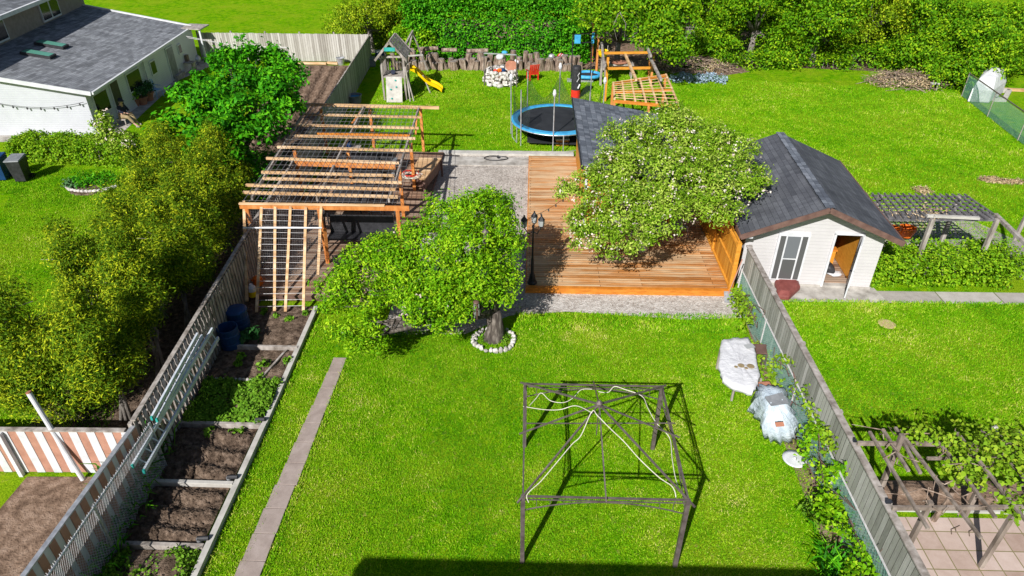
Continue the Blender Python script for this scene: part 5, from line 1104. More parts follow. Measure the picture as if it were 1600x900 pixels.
# hoop frame
hf = thing('basketball_frame', 'black double post ball frame with two blue backboards', 'ball frame', tuple(G(905, 125, 0)))
hl = G(892, 126, 0); hr = G(922, 124, 0)
for q_ in (hl, hr): MB().bar(q_, q_ + Vector((0, 0, 2.75)), .07).build('post', 'black', hf)
mb = MB(); mb.bar(hl + Vector((0, 0, 2.75)), hr + Vector((0, 0, 2.75)), .06); mb.bar(hl + Vector((0, 0, 2.25)), hr + Vector((0, 0, 2.25)), .05); mb.build('crossbar', 'black', hf)
MB().box((hl.x + .28, hl.y - .05, 2.5), (.36, .05, .5)).build('backboard', 'skyblue', hf); MB().box((hr.x + .02, hr.y - .05, 2.5), (.16, .05, .6)).build('backboard', 'skyblue', hf)
c = (hl + hr) / 2; MB().box((c.x - .05, c.y - .25, .06), (1.6, .5, .1)).build('base', 'galv', hf)
tg = thing('mini_trampoline', 'small blue padded trampoline behind the punching bag', 'trampoline', (c.x + .35, c.y - .1, 0))
MB().tube([(c.x + .45 + .75 * math.cos(j * .2618), c.y + .1 + .62 * math.sin(j * .2618), .30) for j in range(25)], .11, 8, False).build('safety_pad', 'skyblue', tg); MB().lathe((c.x + .45, c.y + .1, .27), [(.64, 0), (.64, .02)], 24).build('jump_mat', 'mat_black', tg)
for a in range(4): MB().tube([(c.x + .45 + .6 * math.cos(a * 1.57 + .8), c.y + .1 + .5 * math.sin(a * 1.57 + .8), .26), (c.x + .45 + .6 * math.cos(a * 1.57 + .8), c.y + .1 + .5 * math.sin(a * 1.57 + .8), 0)], .03, 6).build('leg', 'black', tg)
p = G(899, 153, 0); pb = thing('punching_bag', 'standing black punching bag with red base band', 'punching bag', tuple(p))
MB().lathe(p, [(.27, 0), (.27, .5)], 18).build('base_band', 'red', pb); MB().lathe(p + Vector((0, 0, .5)), [(.27, 0), (.27, 1.2), (.24, 1.32), (.1, 1.36)], 18).build('bag_body', 'blackplastic', pb)
mb = MB(); mb.tube([p + Vector((.02, -.275, 1.0)), p + Vector((.14, -.245, 1.2)), p + Vector((.06, -.27, 1.35)), p + Vector((.16, -.23, 1.5))], .02, 5); mb.tube([p + Vector((.1, -.262, .62)), p + Vector((.2, -.2, .85))], .05, 6); mb.build('emblem', 'tarp', pb)
# ================================================================== TIMBER FRAMES NEAR THE BACK TREES
tf = thing('climbing_structure', 'open amber timber play frame of posts and beams at the back', 'timber frame', (5.2, 40.5, 0))
for (px, py, z, h_, m) in ((945, 158, 0, 2.45, 'amber_rail'), (931, 120, 0, 2.6, 'cedarwood'), (938, 133, 0, 2.3, 'greywood'), (924, 98, 0, 3.3, 'cedarwood'), (1013, 118, 0, 2.2, 'cedarwood'), (1016, 135, 0, 1.9, 'cedarwood')):
    p = G(px, py, z); MB().bar(p, p + Vector((0, 0, h_)), .13).build('post', m, tf)
for (a, b, z, m) in (((940, 83), (1013, 82), 2.45, 'amber_rail'), ((945, 107), (1016, 106), 2.1, 'amber_rail'), ((925, 38), (958, 39), 3.3, 'amber_rail'), ((932, 57), (948, 58), 2.9, 'brown'), ((976, 83), (994, 125), 2.35, 'rafter'), ((1006, 62), (1017, 88), 2.6, 'greywood'), ((1013, 84), (1033, 125), 2.3, 'greywood'), ((940, 66), (944, 108), 2.45, 'greywood')):
    MB().bar(G(*a, z), G(*b, z), .12).build('beam', m, tf)
sw = thing('swing_seat', 'yellow plastic toddler swing seat hanging from the timber frame', 'swing', tuple(G(942, 88, 1.9))); p = G(942, 88, 1.9)
MB().lathe(p, [(.2, 0), (.28, .12), (.32, .35), (.28, .35), (.2, .08)], 12).build('seat', 'yellow', sw)
for s in (-.25, .25): MB().tube([p + Vector((s, 0, .3)), p + Vector((s, 0, .62))], .012, 5).build('rope', 'cable', sw)
tag(MB().lathe(G(967, 98, .9), [(.5, 0), (.55, .06), (.3, .1)], 20).build('red_disc', 'terracotta'), 'round dull red disc on the shaded store below the timber frame', 'lid'); p = G(967, 98, .9)
stt = thing('store_table', 'dark low table under the timber frame holding a red lid', 'table', (p.x, p.y, 0)); MB().box((p.x, p.y, .85), (1.8, .8, .08)).build('tabletop', 'greywood', stt)
for sx in (-1, 1):
    for sy in (-1, 1): MB().box((p.x + sx * .8, p.y + sy * .3, .4), (.08, .08, .81)).build('leg', 'greywood', stt)
bc = thing('bicycle', 'dark bicycle standing between the ball frame and timber frame', 'bicycle', tuple(G(940, 112, 0))); p = G(938, 116, 0)
for s in (-.5, .5): MB().tube([p + Vector((s + .33 * math.cos(a * .349), .1 * s, .34 + .33 * math.sin(a * .349))) for a in range(19)], .022, 6, False).build('wheel', 'black', bc)
mb = MB(); mb.tube([p + Vector((-.5, 0, .34)), p + Vector((-.15, 0, .75)), p + Vector((.3, 0, .78)), p + Vector((.5, 0, .34))], .02, 6); mb.tube([p + Vector((-.15, 0, .75)), p + Vector((0, 0, .34)), p + Vector((.3, 0, .78))], .02, 6); mb.build('frame', 'black', bc)
MB().tube([p + Vector((.3, -.25, .98)), p + Vector((.32, 0, .95)), p + Vector((.3, .25, .98))], .015, 6).build('handlebar', 'black', bc); MB().box(p + Vector((-.16, 0, .84)), (.24, .12, .05)).build('saddle', 'black', bc)
lt = thing('raised_lattice', 'square orange lattice frame raised on legs behind the cabin', 'trellis', (5.5, 35, 0))
c0, c1, c2, c3 = G(960, 158, 1.5), G(1060, 167, 1.7), G(1040, 118, 1.7), G(958, 131, 1.5)
for a, b in ((c0, c1), (c3, c2)): MB().bar(a, b, .13, .14).build('beam', 'fascia', lt)
MB().bar(c0.lerp(c3, .5), c1.lerp(c2, .5), .08, .12).build('beam', 'fascia', lt)
for k in range(7): MB().bar(c0.lerp(c1, k / 6) + Vector((0, 0, .09)), c3.lerp(c2, k / 6) + Vector((0, 0, .09)), .09, .05).build('slat', 'rafter', lt)
mb = MB()
for k in range(9): mb.tube([c0.lerp(c3, (k + .5) / 9) + Vector((0, 0, .13)), c1.lerp(c2, (k + .5) / 9) + Vector((0, 0, .13))], .018, 4)
mb.build('cross_rods', 'rafter', lt)
for q_ in (c0, c1, c2, c3, c0.lerp(c1, .55)): MB().bar((q_.x, q_.y, 0), (q_.x, q_.y, q_.z), .12).build('post', 'cedarwood', lt)
q_ = G(1075, 190, .6); tag(MB().box((q_.x, q_.y, .35), (.5, .4, .7), .4).build('crate', 'fascia', bevel=.02), 'orange wooden crate on the lawn just right of the blossoming tree', 'crate')
# ================================================================== BRUSH PILES
def brush(label, px, py, rx, ry, h_, n, seed, px_parent=None):
    p = G(px, py, 0); t = thing('brush_pile', label, 'brush pile', (p.x, p.y, 0), 0, 'heaps of cut branches'); rnd = random.Random(seed); mb = MB()
    for i in range(n):
        a = rnd.uniform(0, 6.28); r = rnd.random() ** .6; c = Vector((p.x + rx * r * math.cos(a), p.y + ry * r * math.sin(a), h_ * (1 - r * r) * rnd.uniform(.4, 1) + .05)); d = rnd.uniform(0, 3.14); L = rnd.uniform(.3, 1.0)
        o = Vector((L * math.cos(d), L * math.sin(d) * .7, rnd.uniform(-.12, .2))); mb.tube([c - o, c + Vector((0, 0, .05)), c + o], [.022, .016, .006], 4, False)
    mb.build('branches', 'log', t); foliage('dead_leaves', 'drytwig', t, [(p.x, p.y, h_ * .2, rx, ry, h_ * .7)], n * 3, 4, (.06, .03), .12, seed)
brush('low heap of cut branches before the back trees near the blue flowers', 1082, 108, 2.6, 1.4, .8, 170, 4)
brush('wide heap of cut branches at the edge of the big right lawn', 1415, 131, 2.4, 1.5, .7, 190, 5)
p = G(1075, 127, 0); tag(foliage('blue_flowers', 'blueflower', None, [(p.x - .8 + k * .55, p.y + .25 * math.sin(k * 2), .15, .45, .4, .28) for k in range(6)], 420, 5, (.05, .04), .08, 9), 'band of pale blue flowers along the far lawn edge', 'flowers', kind='stuff')
# far right things
p = G(1457, 142, 0); st_ = thing('stool', 'small pale stool at the right end of the brush heap', 'stool', tuple(p)); MB().box((p.x, p.y, .45), (.45, .3, .05)).build('seat', 'kerb', st_)
for s in (-1, 1): MB().bar((p.x + s * .2, p.y, 0), (p.x + s * .2, p.y, .43), .05).build('leg', 'greywood', st_)
tp_ = thing('boat_under_tarp', 'large hump under a white tarpaulin behind the far green fence', 'covered boat', tuple(G(1538, 157, 0)))
b_ = [G(x, y, .03) for x, y in ((1511, 159), (1545, 161), (1566, 146), (1556, 128), (1534, 132), (1518, 146))]; c = sum(b_, Vector()) / 6
MB().tube_rings([b_, [c + (q - c) * .97 + Vector((0, 0, .7)) for q in b_], [c + (q - c) * .7 + Vector((0, 0, 1.25)) for q in b_], [c + (q - c) * .2 + Vector((0, 0, 1.45)) for q in b_]]).build('tarpaulin', 'tarp', tp_, bevel=.05)
p = G(1563, 148, 0); bb = thing('timber_square', 'pale square timber frame on the grass behind the white tarpaulin', 'frame', tuple(p)); mb = MB()
q = [G(1553, 155, .1), G(1569, 156, .1), G(1577, 142, .1), G(1562, 141, .1)]
for i in range(4): mb.bar(q[i], q[(i + 1) % 4], .25, .2)
mb.build('frame', 'kerb', bb)
tag(MB().bar(G(1560, 139, .08), G(1640, 143, .08), .22, .14).build('timber_beam', 'rafter'), 'long pale pinkish beam lying on the grass at the far right', 'beam')
p = G(1568, 284, 0); sp_ = foliage('straw_patch', 'drytwig', None, [(p.x - .5, p.y + .1, .02, .45, .22, .06), (p.x + .2, p.y - .05, .02, .6, .22, .06)], 420, 4, (.06, .02), .06, 3); tag(sp_, 'patch of dry straw on the big right lawn', 'straw', kind='stuff')
p = G(1440, 298, 0); tag(foliage('straw_patch', 'drytwig', None, [(p.x, p.y, .02, .35, .3, .05)], 90, 4, (.06, .02), .08, 4), 'thin dry patch on the lawn behind the far trellis', 'straw', kind='stuff')
tag(MB().lathe(G(1386, 506, .006), [(.26, 0), (.2, .015), (.05, .02)], 14).build('bare_patch', 'straw'), 'small bare earth patch on the right neighbour lawn', 'earth', kind='stuff')
p = G(1552, 674, .0); tag(MB().rock((p.x, p.y, .08), (.12, .1, .12), 4).build('stone', 'stone'), 'pale stone on the lawn edge behind the vine pergola', 'stone')
# ================================================================== BY THE LEFT HOUSE
def person(loc, rz):
    root = thing('person', 'person in dark shirt, cap and khaki trousers sitting by the house wall', 'person', loc, rz)
    def skin(name, verts, edges, rad, m, sub=2):
        me = bpy.data.meshes.new(name); me.from_pydata(verts, edges, []); me.materials.append(M[m]); o = bpy.data.objects.new(name, me); COL.objects.link(o); o.parent = root
        o.modifiers.new('skin', 'SKIN'); sv = me.skin_vertices[0].data
        for i, r in enumerate(rad): sv[i].radius = (r, r); sv[i].use_root = (i == 0)
        s = o.modifiers.new('sub', 'SUBSURF'); s.levels = sub; s.render_levels = sub
        for p in me.polygons: p.use_smooth = True
        return o
    # seated, facing +Y: hips, spine, neck, head; bent arms; legs stretched forward
    V = [(0, 0, .50), (0, .02, .72), (0, .05, .95), (0, .08, 1.06), (0, .11, 1.16), (0, .13, 1.28),
         (-.19, .05, .98), (-.25, .16, .76), (-.13, .38, .66), (.19, .05, .98), (.26, .18, .76), (.12, .36, .68),
         (-.11, .06, .48), (-.16, .46, .52), (-.17, .62, .12), (-.17, .78, .05), (.11, .06, .48), (.17, .50, .50), (.15, .78, .14), (.16, .95, .06)]
    E_ = [(0, 1), (1, 2), (2, 3), (3, 4), (4, 5), (2, 6), (6, 7), (7, 8), (2, 9), (9, 10), (10, 11), (0, 12), (12, 13), (13, 14), (14, 15), (0, 16), (16, 17), (17, 18), (18, 19)]
    Rr = [.15, .145, .13, .055, .09, .10, .06, .048, .036, .06, .048, .036, .10, .075, .05, .045, .10, .075, .05, .045]
    body = skin('body', V, E_, Rr, 'skin')
    skin('shirt', [V[0], V[1], V[2], (0, .065, 1.0), V[6], V[7], (-.17, .3, .70), V[9], V[10], (.16, .3, .71)], [(0, 1), (1, 2), (2, 3), (2, 4), (4, 5), (5, 6), (2, 7), (7, 8), (8, 9)], [.17, .165, .15, .07, .08, .065, .055, .08, .065, .055], 'navy')
    skin('trousers', [(0, 0, .47), V[12], V[13], (-.17, .60, .18), V[16], V[17], (.155, .75, .19)], [(0, 1), (1, 2), (2, 3), (0, 4), (4, 5), (5, 6)], [.165, .12, .092, .07, .12, .092, .07], 'khaki')
    for s, q in ((-1, V[15]), (1, V[19])): MB().tube_rings([[(q[0] + .045 * math.cos(a * .785) * k, q[1] - .02 + .12 * math.sin(a * .785) * k, z) for a in range(8)] for z, k in ((0.0, 1), (.05, 1), (.09, .6))]).build('shoe', 'greywood', root, smooth=True, world=False)
    MB().lathe((0, .13, 1.27), [(.112, 0), (.115, .05), (.09, .12), (.03, .15)], 16).build('cap', 'navy', root, smooth=True, world=False)
    MB().prism([(-.08, .20), (.08, .20), (.06, .33), (-.06, .33)], 1.27, 1.285).build('cap_brim', 'navy', root, world=False)
    MB().lathe((0, .105, 1.2), [(.09, 0), (.112, .03), (.112, .07)], 14, False).build('hair', 'hair', root, world=False)
    mb = MB(); mb.tube([(0, .225, 1.215), (0, .255, 1.19)], [.012, .018], 6); mb.build('nose', 'skin', root, world=False)
    mb = MB(); [mb.rock((s * .04, .222, 1.225), (.012, .008, .008), 2) for s in (-1, 1)]; mb.build('eyes', 'black', root, world=False)
    mb = MB(); [mb.rock((s * .108, .12, 1.2), (.014, .025, .035), 2) for s in (-1, 1)]; mb.build('ears', 'skin', root, world=False)
    for hx, hy, hz, s in ((-.13, .38, .66, -1), (.12, .36, .68, 1)):
        mb = MB(); mb.rock((hx - s * .02, hy + .05, hz), (.04, .055, .02), 3)
        for f in range(4): mb.tube([(hx - s * .045 + s * .02 * f, hy + .09, hz), (hx - s * .045 + s * .02 * f, hy + .125 + .008 * (f % 3), hz - .01), (hx - s * .045 + s * .02 * f, hy + .14, hz - .035)], [.010, .009, .007], 5)
        mb.tube([(hx - s * .05, hy + .04, hz), (hx - s * .075, hy + .075, hz - .01)], [.011, .008], 5); mb.build('hand', 'skin', root, world=False)
    return root
pp_ = Vector((-21.25, 34.05, 0)); person(tuple(pp_), R(-105))
st = thing('stool', 'low grey seat carrying the person beside the house wall', 'stool', (-21.25, 34.05, 0)); MB().box((-21.3, 34.05, .33), (.5, .5, .05)).build('seat', 'greywood', st)
for sx in (-1, 1):
    for sy in (-1, 1): MB().bar((-21.3 + sx * .2, 34.05 + sy * .2, 0), (-21.3 + sx * .2, 34.05 + sy * .2, .32), .045).build('leg', 'greywood', st)
ac = metal_chair('adirondack_chair', 'blue striped garden chair beside the terracotta pot at the house', tuple(G(246, 152, 0)), R(70), 'bluecloth', None)
def potted(label, px, py, r, lm, seed):
    p = G(px, py, 0); t = thing('potted_plant', label, 'plant', tuple(p), 0, 'pots along the house wall'); MB().lathe(p, [(r * .6, 0), (r * .9, r * 1.1), (r, r * 1.1), (r, r * 1.3), (r * .8, r * 1.3)], 16).build('pot', 'terracotta', t); foliage('leaves', lm, t, [(p.x, p.y, r * 1.3 + r * .8, r * 1.1, r * 1.1, r * .9)], 120, 5, (.06, .03), .08, seed)
potted('terracotta pot of dark plant next to the blue striped chair', 233, 157, .38, 'darkleaf', 3)
potted('pot with bright green bush nearest the seated person', 212, 166, .32, 'apple', 4)
potted('pot with dark green bush between the bright bush and the terracotta pot', 224, 163, .34, 'darkleaf', 5)
bn = thing('wooden_bench', 'grey wooden bench piled with garden junk at the far end of the house', 'bench', tuple(G(296, 112, 0))); p = G(292, 112, 0)
MB().box((p.x, p.y, .6), (1.3, .6, .06)).build('seat', 'greywood', bn); MB().box((p.x - .2, p.y + .2, .8), (.8, .3, .4)).build('box_pile', 'log', bn)
for s in (-1, 1): MB().box((p.x + s * .55, p.y, .3), (.08, .5, .56)).build('leg', 'greywood', bn)
p = G(276, 122, 0); bn = thing('planter_steps', 'grey wooden step planter against the house wall', 'steps', tuple(p)); mb = MB()
for k in range(3): mb.box((p.x - .2 + .22 * k, p.y, .3 - .08 * k), (.24, 1.1, .6 - .16 * k))
mb.build('steps', 'greywood', bn)
p = G(310, 100, 0); tag(MB().rock((p.x, p.y, .3), (.3, .3, .3), 4, n=12).build('round_jar', 'galv', smooth=True), 'round grey jar under the canopy post', 'jar')
# wheelie bins
def bin_(label, px, py, m, lm):
    p = G(px, py, 0); b = thing('wheelie_bin', label, 'bin', tuple(p), R(8), 'wheelie bins by the hedge')
    mb = MB(); mb.tube_rings([[(-.22, -.25, .06), (.22, -.25, .06), (.22, .25, .06), (-.22, .25, .06)], [(-.29, -.36, 1.0), (.29, -.36, 1.0), (.29, .36, 1.0), (-.29, .36, 1.0)]]); mb.build('bin_body', m, b, bevel=.02, world=False)
    mb = MB(); mb.tube_rings([[(-.31, -.40, 1.0), (.31, -.40, 1.0), (.31, .38, 1.03), (-.31, .38, 1.03)], [(-.30, -.38, 1.05), (.30, -.38, 1.05), (.28, .34, 1.12), (-.28, .34, 1.12)]]); mb.build('lid', lm, b, bevel=.015, world=False)
    for s in (-1, 1): MB().tube([(s * .24, .27, .12), (s * .30, .27, .12)], .12, 14).build('wheel', 'black', b, world=False)
    MB().tube([(-.22, .42, 1.0), (.22, .42, 1.0)], .02, 6).build('handle', m, b, world=False)
bin_('black wheelie bin standing in front of the low hedge', 38, 282, 'blackplastic', 'greyplastic')
bin_('blue wheelie bin at the left edge beside the black one', 7, 280, 'blueplastic', 'blueplastic')
# flower bed
fb = thing('flower_bed', 'low green flower bed on the left lawn edged by pale stones', 'flower bed', (-18.8, 26.3, 0)); c = Vector((-18.75, 26.35, 0))
MB().lathe(c, [(.9, 0), (.85, .06)], 20).build('soil', 'soil', fb)
foliage('plants', 'ivy', fb, [(c.x - .35, c.y + .15, .2, .6, .45, .32), (c.x + .3, c.y + .2, .22, .65, .4, .35)], 260, 6, (.07, .022), .1, 3); foliage('pale_plants', 'darkleaf', fb, [(c.x - .75, c.y - .1, .15, .28, .3, .2)], 60, 5, (.06, .04), .08, 4, vbias=.4)
for i in range(22):
    a = R(160 + i * 9.6); x, y = c.x + 1.02 * math.cos(a), c.y + .62 * math.sin(a)
    tag(MB().rock((x, y, .07), (.10, .08, .08), i + 3, n=7).build('edging_stone', 'stone'), 'pale stone edging the flower bed, %s counted from its left tip' % ORD[i], 'edging stone', 'stones round the flower bed')
def hedge(name, label, boxes, n, m, seed, leaf=(.05, .03), per=6, cr=.09, cut=None, cat='hedge', inner_box=True):
    t = thing(name, label, cat, (boxes[0][0], boxes[0][1], 0)); foliage('leaves', m, t, None, n, per, leaf, cr, seed, boxes=boxes, cut=cut); mb = MB(); rnd = random.Random(seed)
    for b in boxes:
        for k in range(int(b[3] * 2.2) + 2):
            u = rnd.uniform(-.45, .45) * b[3]; w = rnd.uniform(-.12, .12) * b[4]; c_, s_ = math.cos(b[6]), math.sin(b[6]); x = b[0] + u * c_ - w * s_; y = b[1] + u * s_ + w * c_
            mb.tube([(x, y, 0), (x + rnd.uniform(-.15, .15), y + rnd.uniform(-.15, .15), b[5] * .6), (x + rnd.uniform(-.3, .3), y + rnd.uniform(-.1, .1), b[5] * .85)], [.03, .02, .008], 5)
    mb.build('stems', 'greybark', t); return t
hedge('hedge', 'low clipped hedge in front of the white house wall', [(-21.0, 29.3, 0, 5.6, 1.35, 1.0, R(-4))], 3200, 'hedge', 3)
hedge('hedge', 'broad low hedge beside the cream shed and flagstone walk', [(13.55, 20.2, 0, 4.5, 1.7, .85, 0), (16.0, 20.5, 0, 1.5, 1.4, .7, .3)], 2600, 'hedge', 5, (.045, .028))
hd = hedge('ivy_hedge', 'tall dense ivy covered hedge behind the log border', [(-2.4, 47.6, 0, 11.6, 2.2, 3.9, 0)], 15000, 'ivy', 6, (.075, .055), 6, .12)
hedge('shrub', 'bright bushy shrub between the play tower swing and the ivy hedge', [(-7.9, 47.0, 0, 2.6, 1.6, 2.0, 0)], 1000, 'apple', 8, (.08, .05), 6, .16, cat='shrub')
# ================================================================== TREES
def tree(name, label, m, basept, th, r0, blobs, clumps, per, leaf, cr, seed, bark='bark', group=None, bloss=0, inner=.5, up=.45, cat='tree', bleaf=(.045, .035), vb=0):
    t = thing(name, label, cat, tuple(basept), 0, group); mb = MB()
    limbs(mb, basept, th, r0, [Vector(b[:3]) for b in blobs], seed); mb.build('trunk', bark, t, smooth=True)
    foliage('crown', m, t, blobs, clumps, per, leaf, cr, seed, inner, up, vbias=vb)
    if bloss: foliage('blossoms', 'blossom', t, [tuple(b[:3]) + tuple((np.array(b[3:] if len(b) == 6 else (b[3], b[3], b[3] * .8)) * 1.03)) for b in blobs], bloss, 4, bleaf, .05, seed + 50, .2, lump=1)['kind'] = 'stuff'
    return t
def pb(px, py, z, r, rz_=None): p = G(px, py, z); return (p.x, p.y, z, r, r, rz_ or r * .8)
ca = [pb(640, 455, 1.95, .55), pb(610, 440, 2.0, .5), pb(680, 455, 2.0, .6), pb(680, 380, 2.6, .8), pb(620, 415, 2.2, .6), pb(797, 385, 2.6, .45), pb(770, 322, 3.1, .6), pb(735, 462, 1.75, .5), pb(785, 465, 1.7, .42), pb(748, 335, 3.2, .85), pb(700, 335, 3.1, .8), pb(775, 365, 2.9, .75), pb(735, 380, 2.9, .9), pb(780, 415, 2.3, .62), pb(745, 430, 2.3, .8), pb(690, 420, 2.4, .85), pb(655, 375, 2.7, .7), pb(640, 430, 2.1, .75), pb(600, 395, 2.4, .65),
      pb(560, 415, 2.1, .6), pb(530, 450, 1.9, .6), pb(575, 460, 1.8, .6), pb(520, 480, 1.6, .38), pb(548, 512, 1.45, .48), pb(578, 505, 1.5, .42), pb(655, 480, 1.7, .5), pb(700, 475, 1.7, .5), pb(793, 440, 2.0, .42), pb(765, 452, 1.8, .5), pb(722, 488, 1.35, .42), pb(548, 535, 1.1, .4), pb(582, 528, 1.15, .36), pb(690, 505, 1.2, .3)]
tree('apple_tree', 'green apple tree with dark trunk in a stone ring on the front lawn', 'apple', Vector((-1.02, 16.2, 0)), .95, .27, ca, 3300, 17, (.050, .020), .105, 11, bloss=40, inner=.45, bleaf=(.035, .028))
cr_ = [pb(1040, 205, 4.0, 1.1), pb(985, 225, 3.8, 1.0), pb(1095, 225, 3.8, 1.0), pb(1145, 240, 3.5, .8), pb(1165, 285, 3.1, .75), pb(1110, 285, 3.3, 1.0), pb(1045, 275, 3.5, 1.1), pb(960, 265, 3.4, .8), pb(915, 290, 3.0, .75), pb(975, 320, 2.9, .9), pb(1035, 330, 2.8, .9), pb(1100, 320, 2.9, .65),
       pb(920, 345, 2.5, .65), pb(945, 375, 2.2, .6), pb(985, 370, 2.3, .55), pb(905, 370, 2.2, .4), pb(1135, 335, 2.6, .5), pb(1015, 365, 2.3, .4), pb(885, 300, 2.7, .35), pb(1190, 290, 2.9, .3)]
tree('apple_tree', 'large apple tree covered in white blossom standing in the deck', 'apple2', Vector((4.0, 21.6, 0.1)), 1.3, .23, cr_, 3600, 17, (.050, .021), .10, 12, bloss=850, inner=.45, bleaf=(.032, .026))
# stones round the apple tree
rnd = random.Random(14)
for i in range(26):
    a = i / 26 * 2 * math.pi; x, y = -1.0 + (.62 + rnd.uniform(-.06, .06)) * math.cos(a), 16.05 + (.55 + rnd.uniform(-.05, .05)) * math.sin(a)
    tag(MB().rock((x, y, .06), (rnd.uniform(.05, .10), rnd.uniform(.05, .10), rnd.uniform(.05, .11)), i + 40, n=7).build('edging_stone', 'stone'), 'pale stone in the apple tree ring, %s counterclockwise from the rightmost' % ORD[i], 'edging stone', 'stones round the apple tree')
mp = [pb(375, 72, 4.6, .5), pb(355, 95, 4.3, .6), pb(400, 95, 4.3, .7), pb(432, 95, 4.1, .6), pb(455, 120, 3.7, .6), pb(425, 135, 3.9, .8), pb(375, 130, 4.0, .8), pb(320, 130, 3.8, .65), pb(285, 155, 3.4, .6), pb(330, 165, 3.6, .8), pb(380, 175, 3.5, .8), pb(440, 165, 3.2, .7), pb(415, 195, 3.0, .8),
      pb(280, 195, 3.0, .65), pb(300, 220, 2.7, .65), pb(345, 210, 3.0, .8), pb(385, 225, 2.6, .8), pb(350, 245, 2.3, .7), pb(345, 60, 4.6, .35), pb(465, 110, 3.9, .35), pb(262, 205, 2.9, .35)]
tree('chestnut_tree', 'vivid green broad leaved tree between the pergola and white house', 'maple', Vector((-12.3, 27.6, 0)), 1.4, .2, mp, 1250, 15, (.105, .048), .17, 13, inner=.4)
# things hanging in the green apple tree
q_ = G(758, 362, 3.5); bf_ = thing('bird_feeder', 'grey tube bird feeder hanging among the leaves of the green apple tree', 'bird feeder', tuple(q_))
MB().tube([q_ + Vector((0, 0, -.35)), q_], .05, 10).build('tube', 'bronze', bf_); MB().lathe(q_, [(.10, 0), (.02, .08)], 10).build('cap', 'bronze', bf_); MB().tube([q_ + Vector((0, 0, .08)), q_ + Vector((0, .1, .3))], .006, 4).build('hanger', 'wire', bf_)
q_ = G(744, 478, 1.75); wc_ = thing('wind_chime', 'brownish wind chime hanging beside the apple tree trunk', 'wind chime', tuple(q_)); MB().lathe(q_ + Vector((0, 0, .12)), [(.09, 0), (.07, .03), (.02, .05)], 12).build('top_plate', 'brown', wc_)
for k in range(6): MB().tube([q_ + Vector((.07 * math.cos(k), .07 * math.sin(k), .1)), q_ + Vector((.07 * math.cos(k), .07 * math.sin(k), -.32 - .04 * (k % 3)))], .014, 6).build('chime_tube', 'brown' if k % 2 else 'galv', wc_)
p = G(276, 184, 3.6)
# cedars along the left fence
def cedar(label, x, y, H, r, seed, lowest=.2):
    rnd = random.Random(seed); blobs = []
    for f, s in ((.24, .95), (.42, 1.0), (.58, .88), (.73, .66), (.87, .42), (.98, .2)):
        if f < lowest: continue
        for k in range(3 if s > .6 else 1):
            a = rnd.uniform(0, 6.28); o = r * s * (.42 if s > .6 else .05); q = r * s * rnd.uniform(.55, .8) if s > .6 else r * s
            blobs.append((x + o * math.cos(a + k * 2.1), y + o * math.sin(a + k * 2.1), f * H + rnd.uniform(-.1, .1), q, q, H * .15))
    t = thing('cedar', label, 'tree', (x, y, 0), 0, 'cedars in a row along the left fence'); mb = MB()
    lean = Vector((x + rnd.uniform(.2, .7), y - rnd.uniform(.1, .6), 0))
    for k in range(3): mb.tube([lean + Vector((k * .14 - .1, 0, 0)), Vector((x + rnd.uniform(-.1, .4), y, H * .3)), Vector((x + rnd.uniform(-.5, .3), y + rnd.uniform(-.3, .3), H * .72))], [.06, .045, .015], 6)
    for k in range(12):
        f = rnd.uniform(.3, .8); a = rnd.uniform(0, 6.28); e = Vector((x, y, H * f)); mb.tube([e, e + Vector((r * .6 * math.cos(a), r * .6 * math.sin(a), .25))], [.022, .006], 4)
    mb.build('trunk', 'greybark', t, smooth=True); foliage('crown', 'cedar', t, blobs, 1500, 26, (.046, .013), .13, seed, .4, .5, lump=6); return t
for i, a in enumerate([
    ('cedar at the lower left corner of the row, cut by the photo edge', -12.0, 12.6, 4.2, 1.15, 31, .2),
    ('cedar behind the leaning white pole, lowest of the row', -10.5, 12.7, 3.5, .95, 32, .3),
    ('cedar of the row just left of the picket fence and ladder tops', -10.4, 14.7, 3.9, 1.05, 33, .4),
    ('cedar of the row whose top stands out over the left lawn', -11.9, 15.0, 4.1, 1.1, 34, .2),
    ('cedar in the middle of the row, level with the trellis foot', -10.4, 16.7, 3.9, 1.05, 35, .4),
    ('cedar in the middle of the row at the edge of the left lawn', -12.0, 17.3, 3.8, 1.15, 36, .2),
    ('cedar beside the front corner of the pergola', -10.8, 18.9, 3.7, 1.05, 37, .4),
    ('tall pale green cedar next to the stone edged flower bed', -12.5, 19.7, 3.9, 1.25, 38, .2),
    ('cedar behind the pergola front post with a dead twig', -11.1, 21.3, 3.7, 1.15, 39, .4),
    ('cedar in the upper part of the row beside the left lawn', -13.0, 22.2, 3.8, 1.3, 40, .2),
    ('farthest right cedar, below the chestnut tree', -11.8, 23.8, 3.5, 1.2, 41, .3),
    ('farthest left cedar, below the chestnut tree', -14.0, 24.5, 3.3, 1.25, 42, .2)]): cedar(*a)
sp = G(172, 218, 0); tree('sapling', 'small white flowering sapling in front of the seated person', 'apple2', sp, .9, .04, [pb(162, 192, 1.9, .45, .6), pb(172, 215, 1.2, .6), pb(192, 222, 1.2, .55), pb(155, 225, .8, .45)], 420, 7, (.06, .035), .1, 16, bloss=90)
# shrub in the dark behind the pergola
hedge('shrub', 'dark shrub between the board fence and pergola under the chestnut tree', [(-11.4, 25.6, 0, 1.8, 2.4, 1.6, 0)], 500, 'ivy', 18, (.06, .03), 6, .14, cat='shrub')
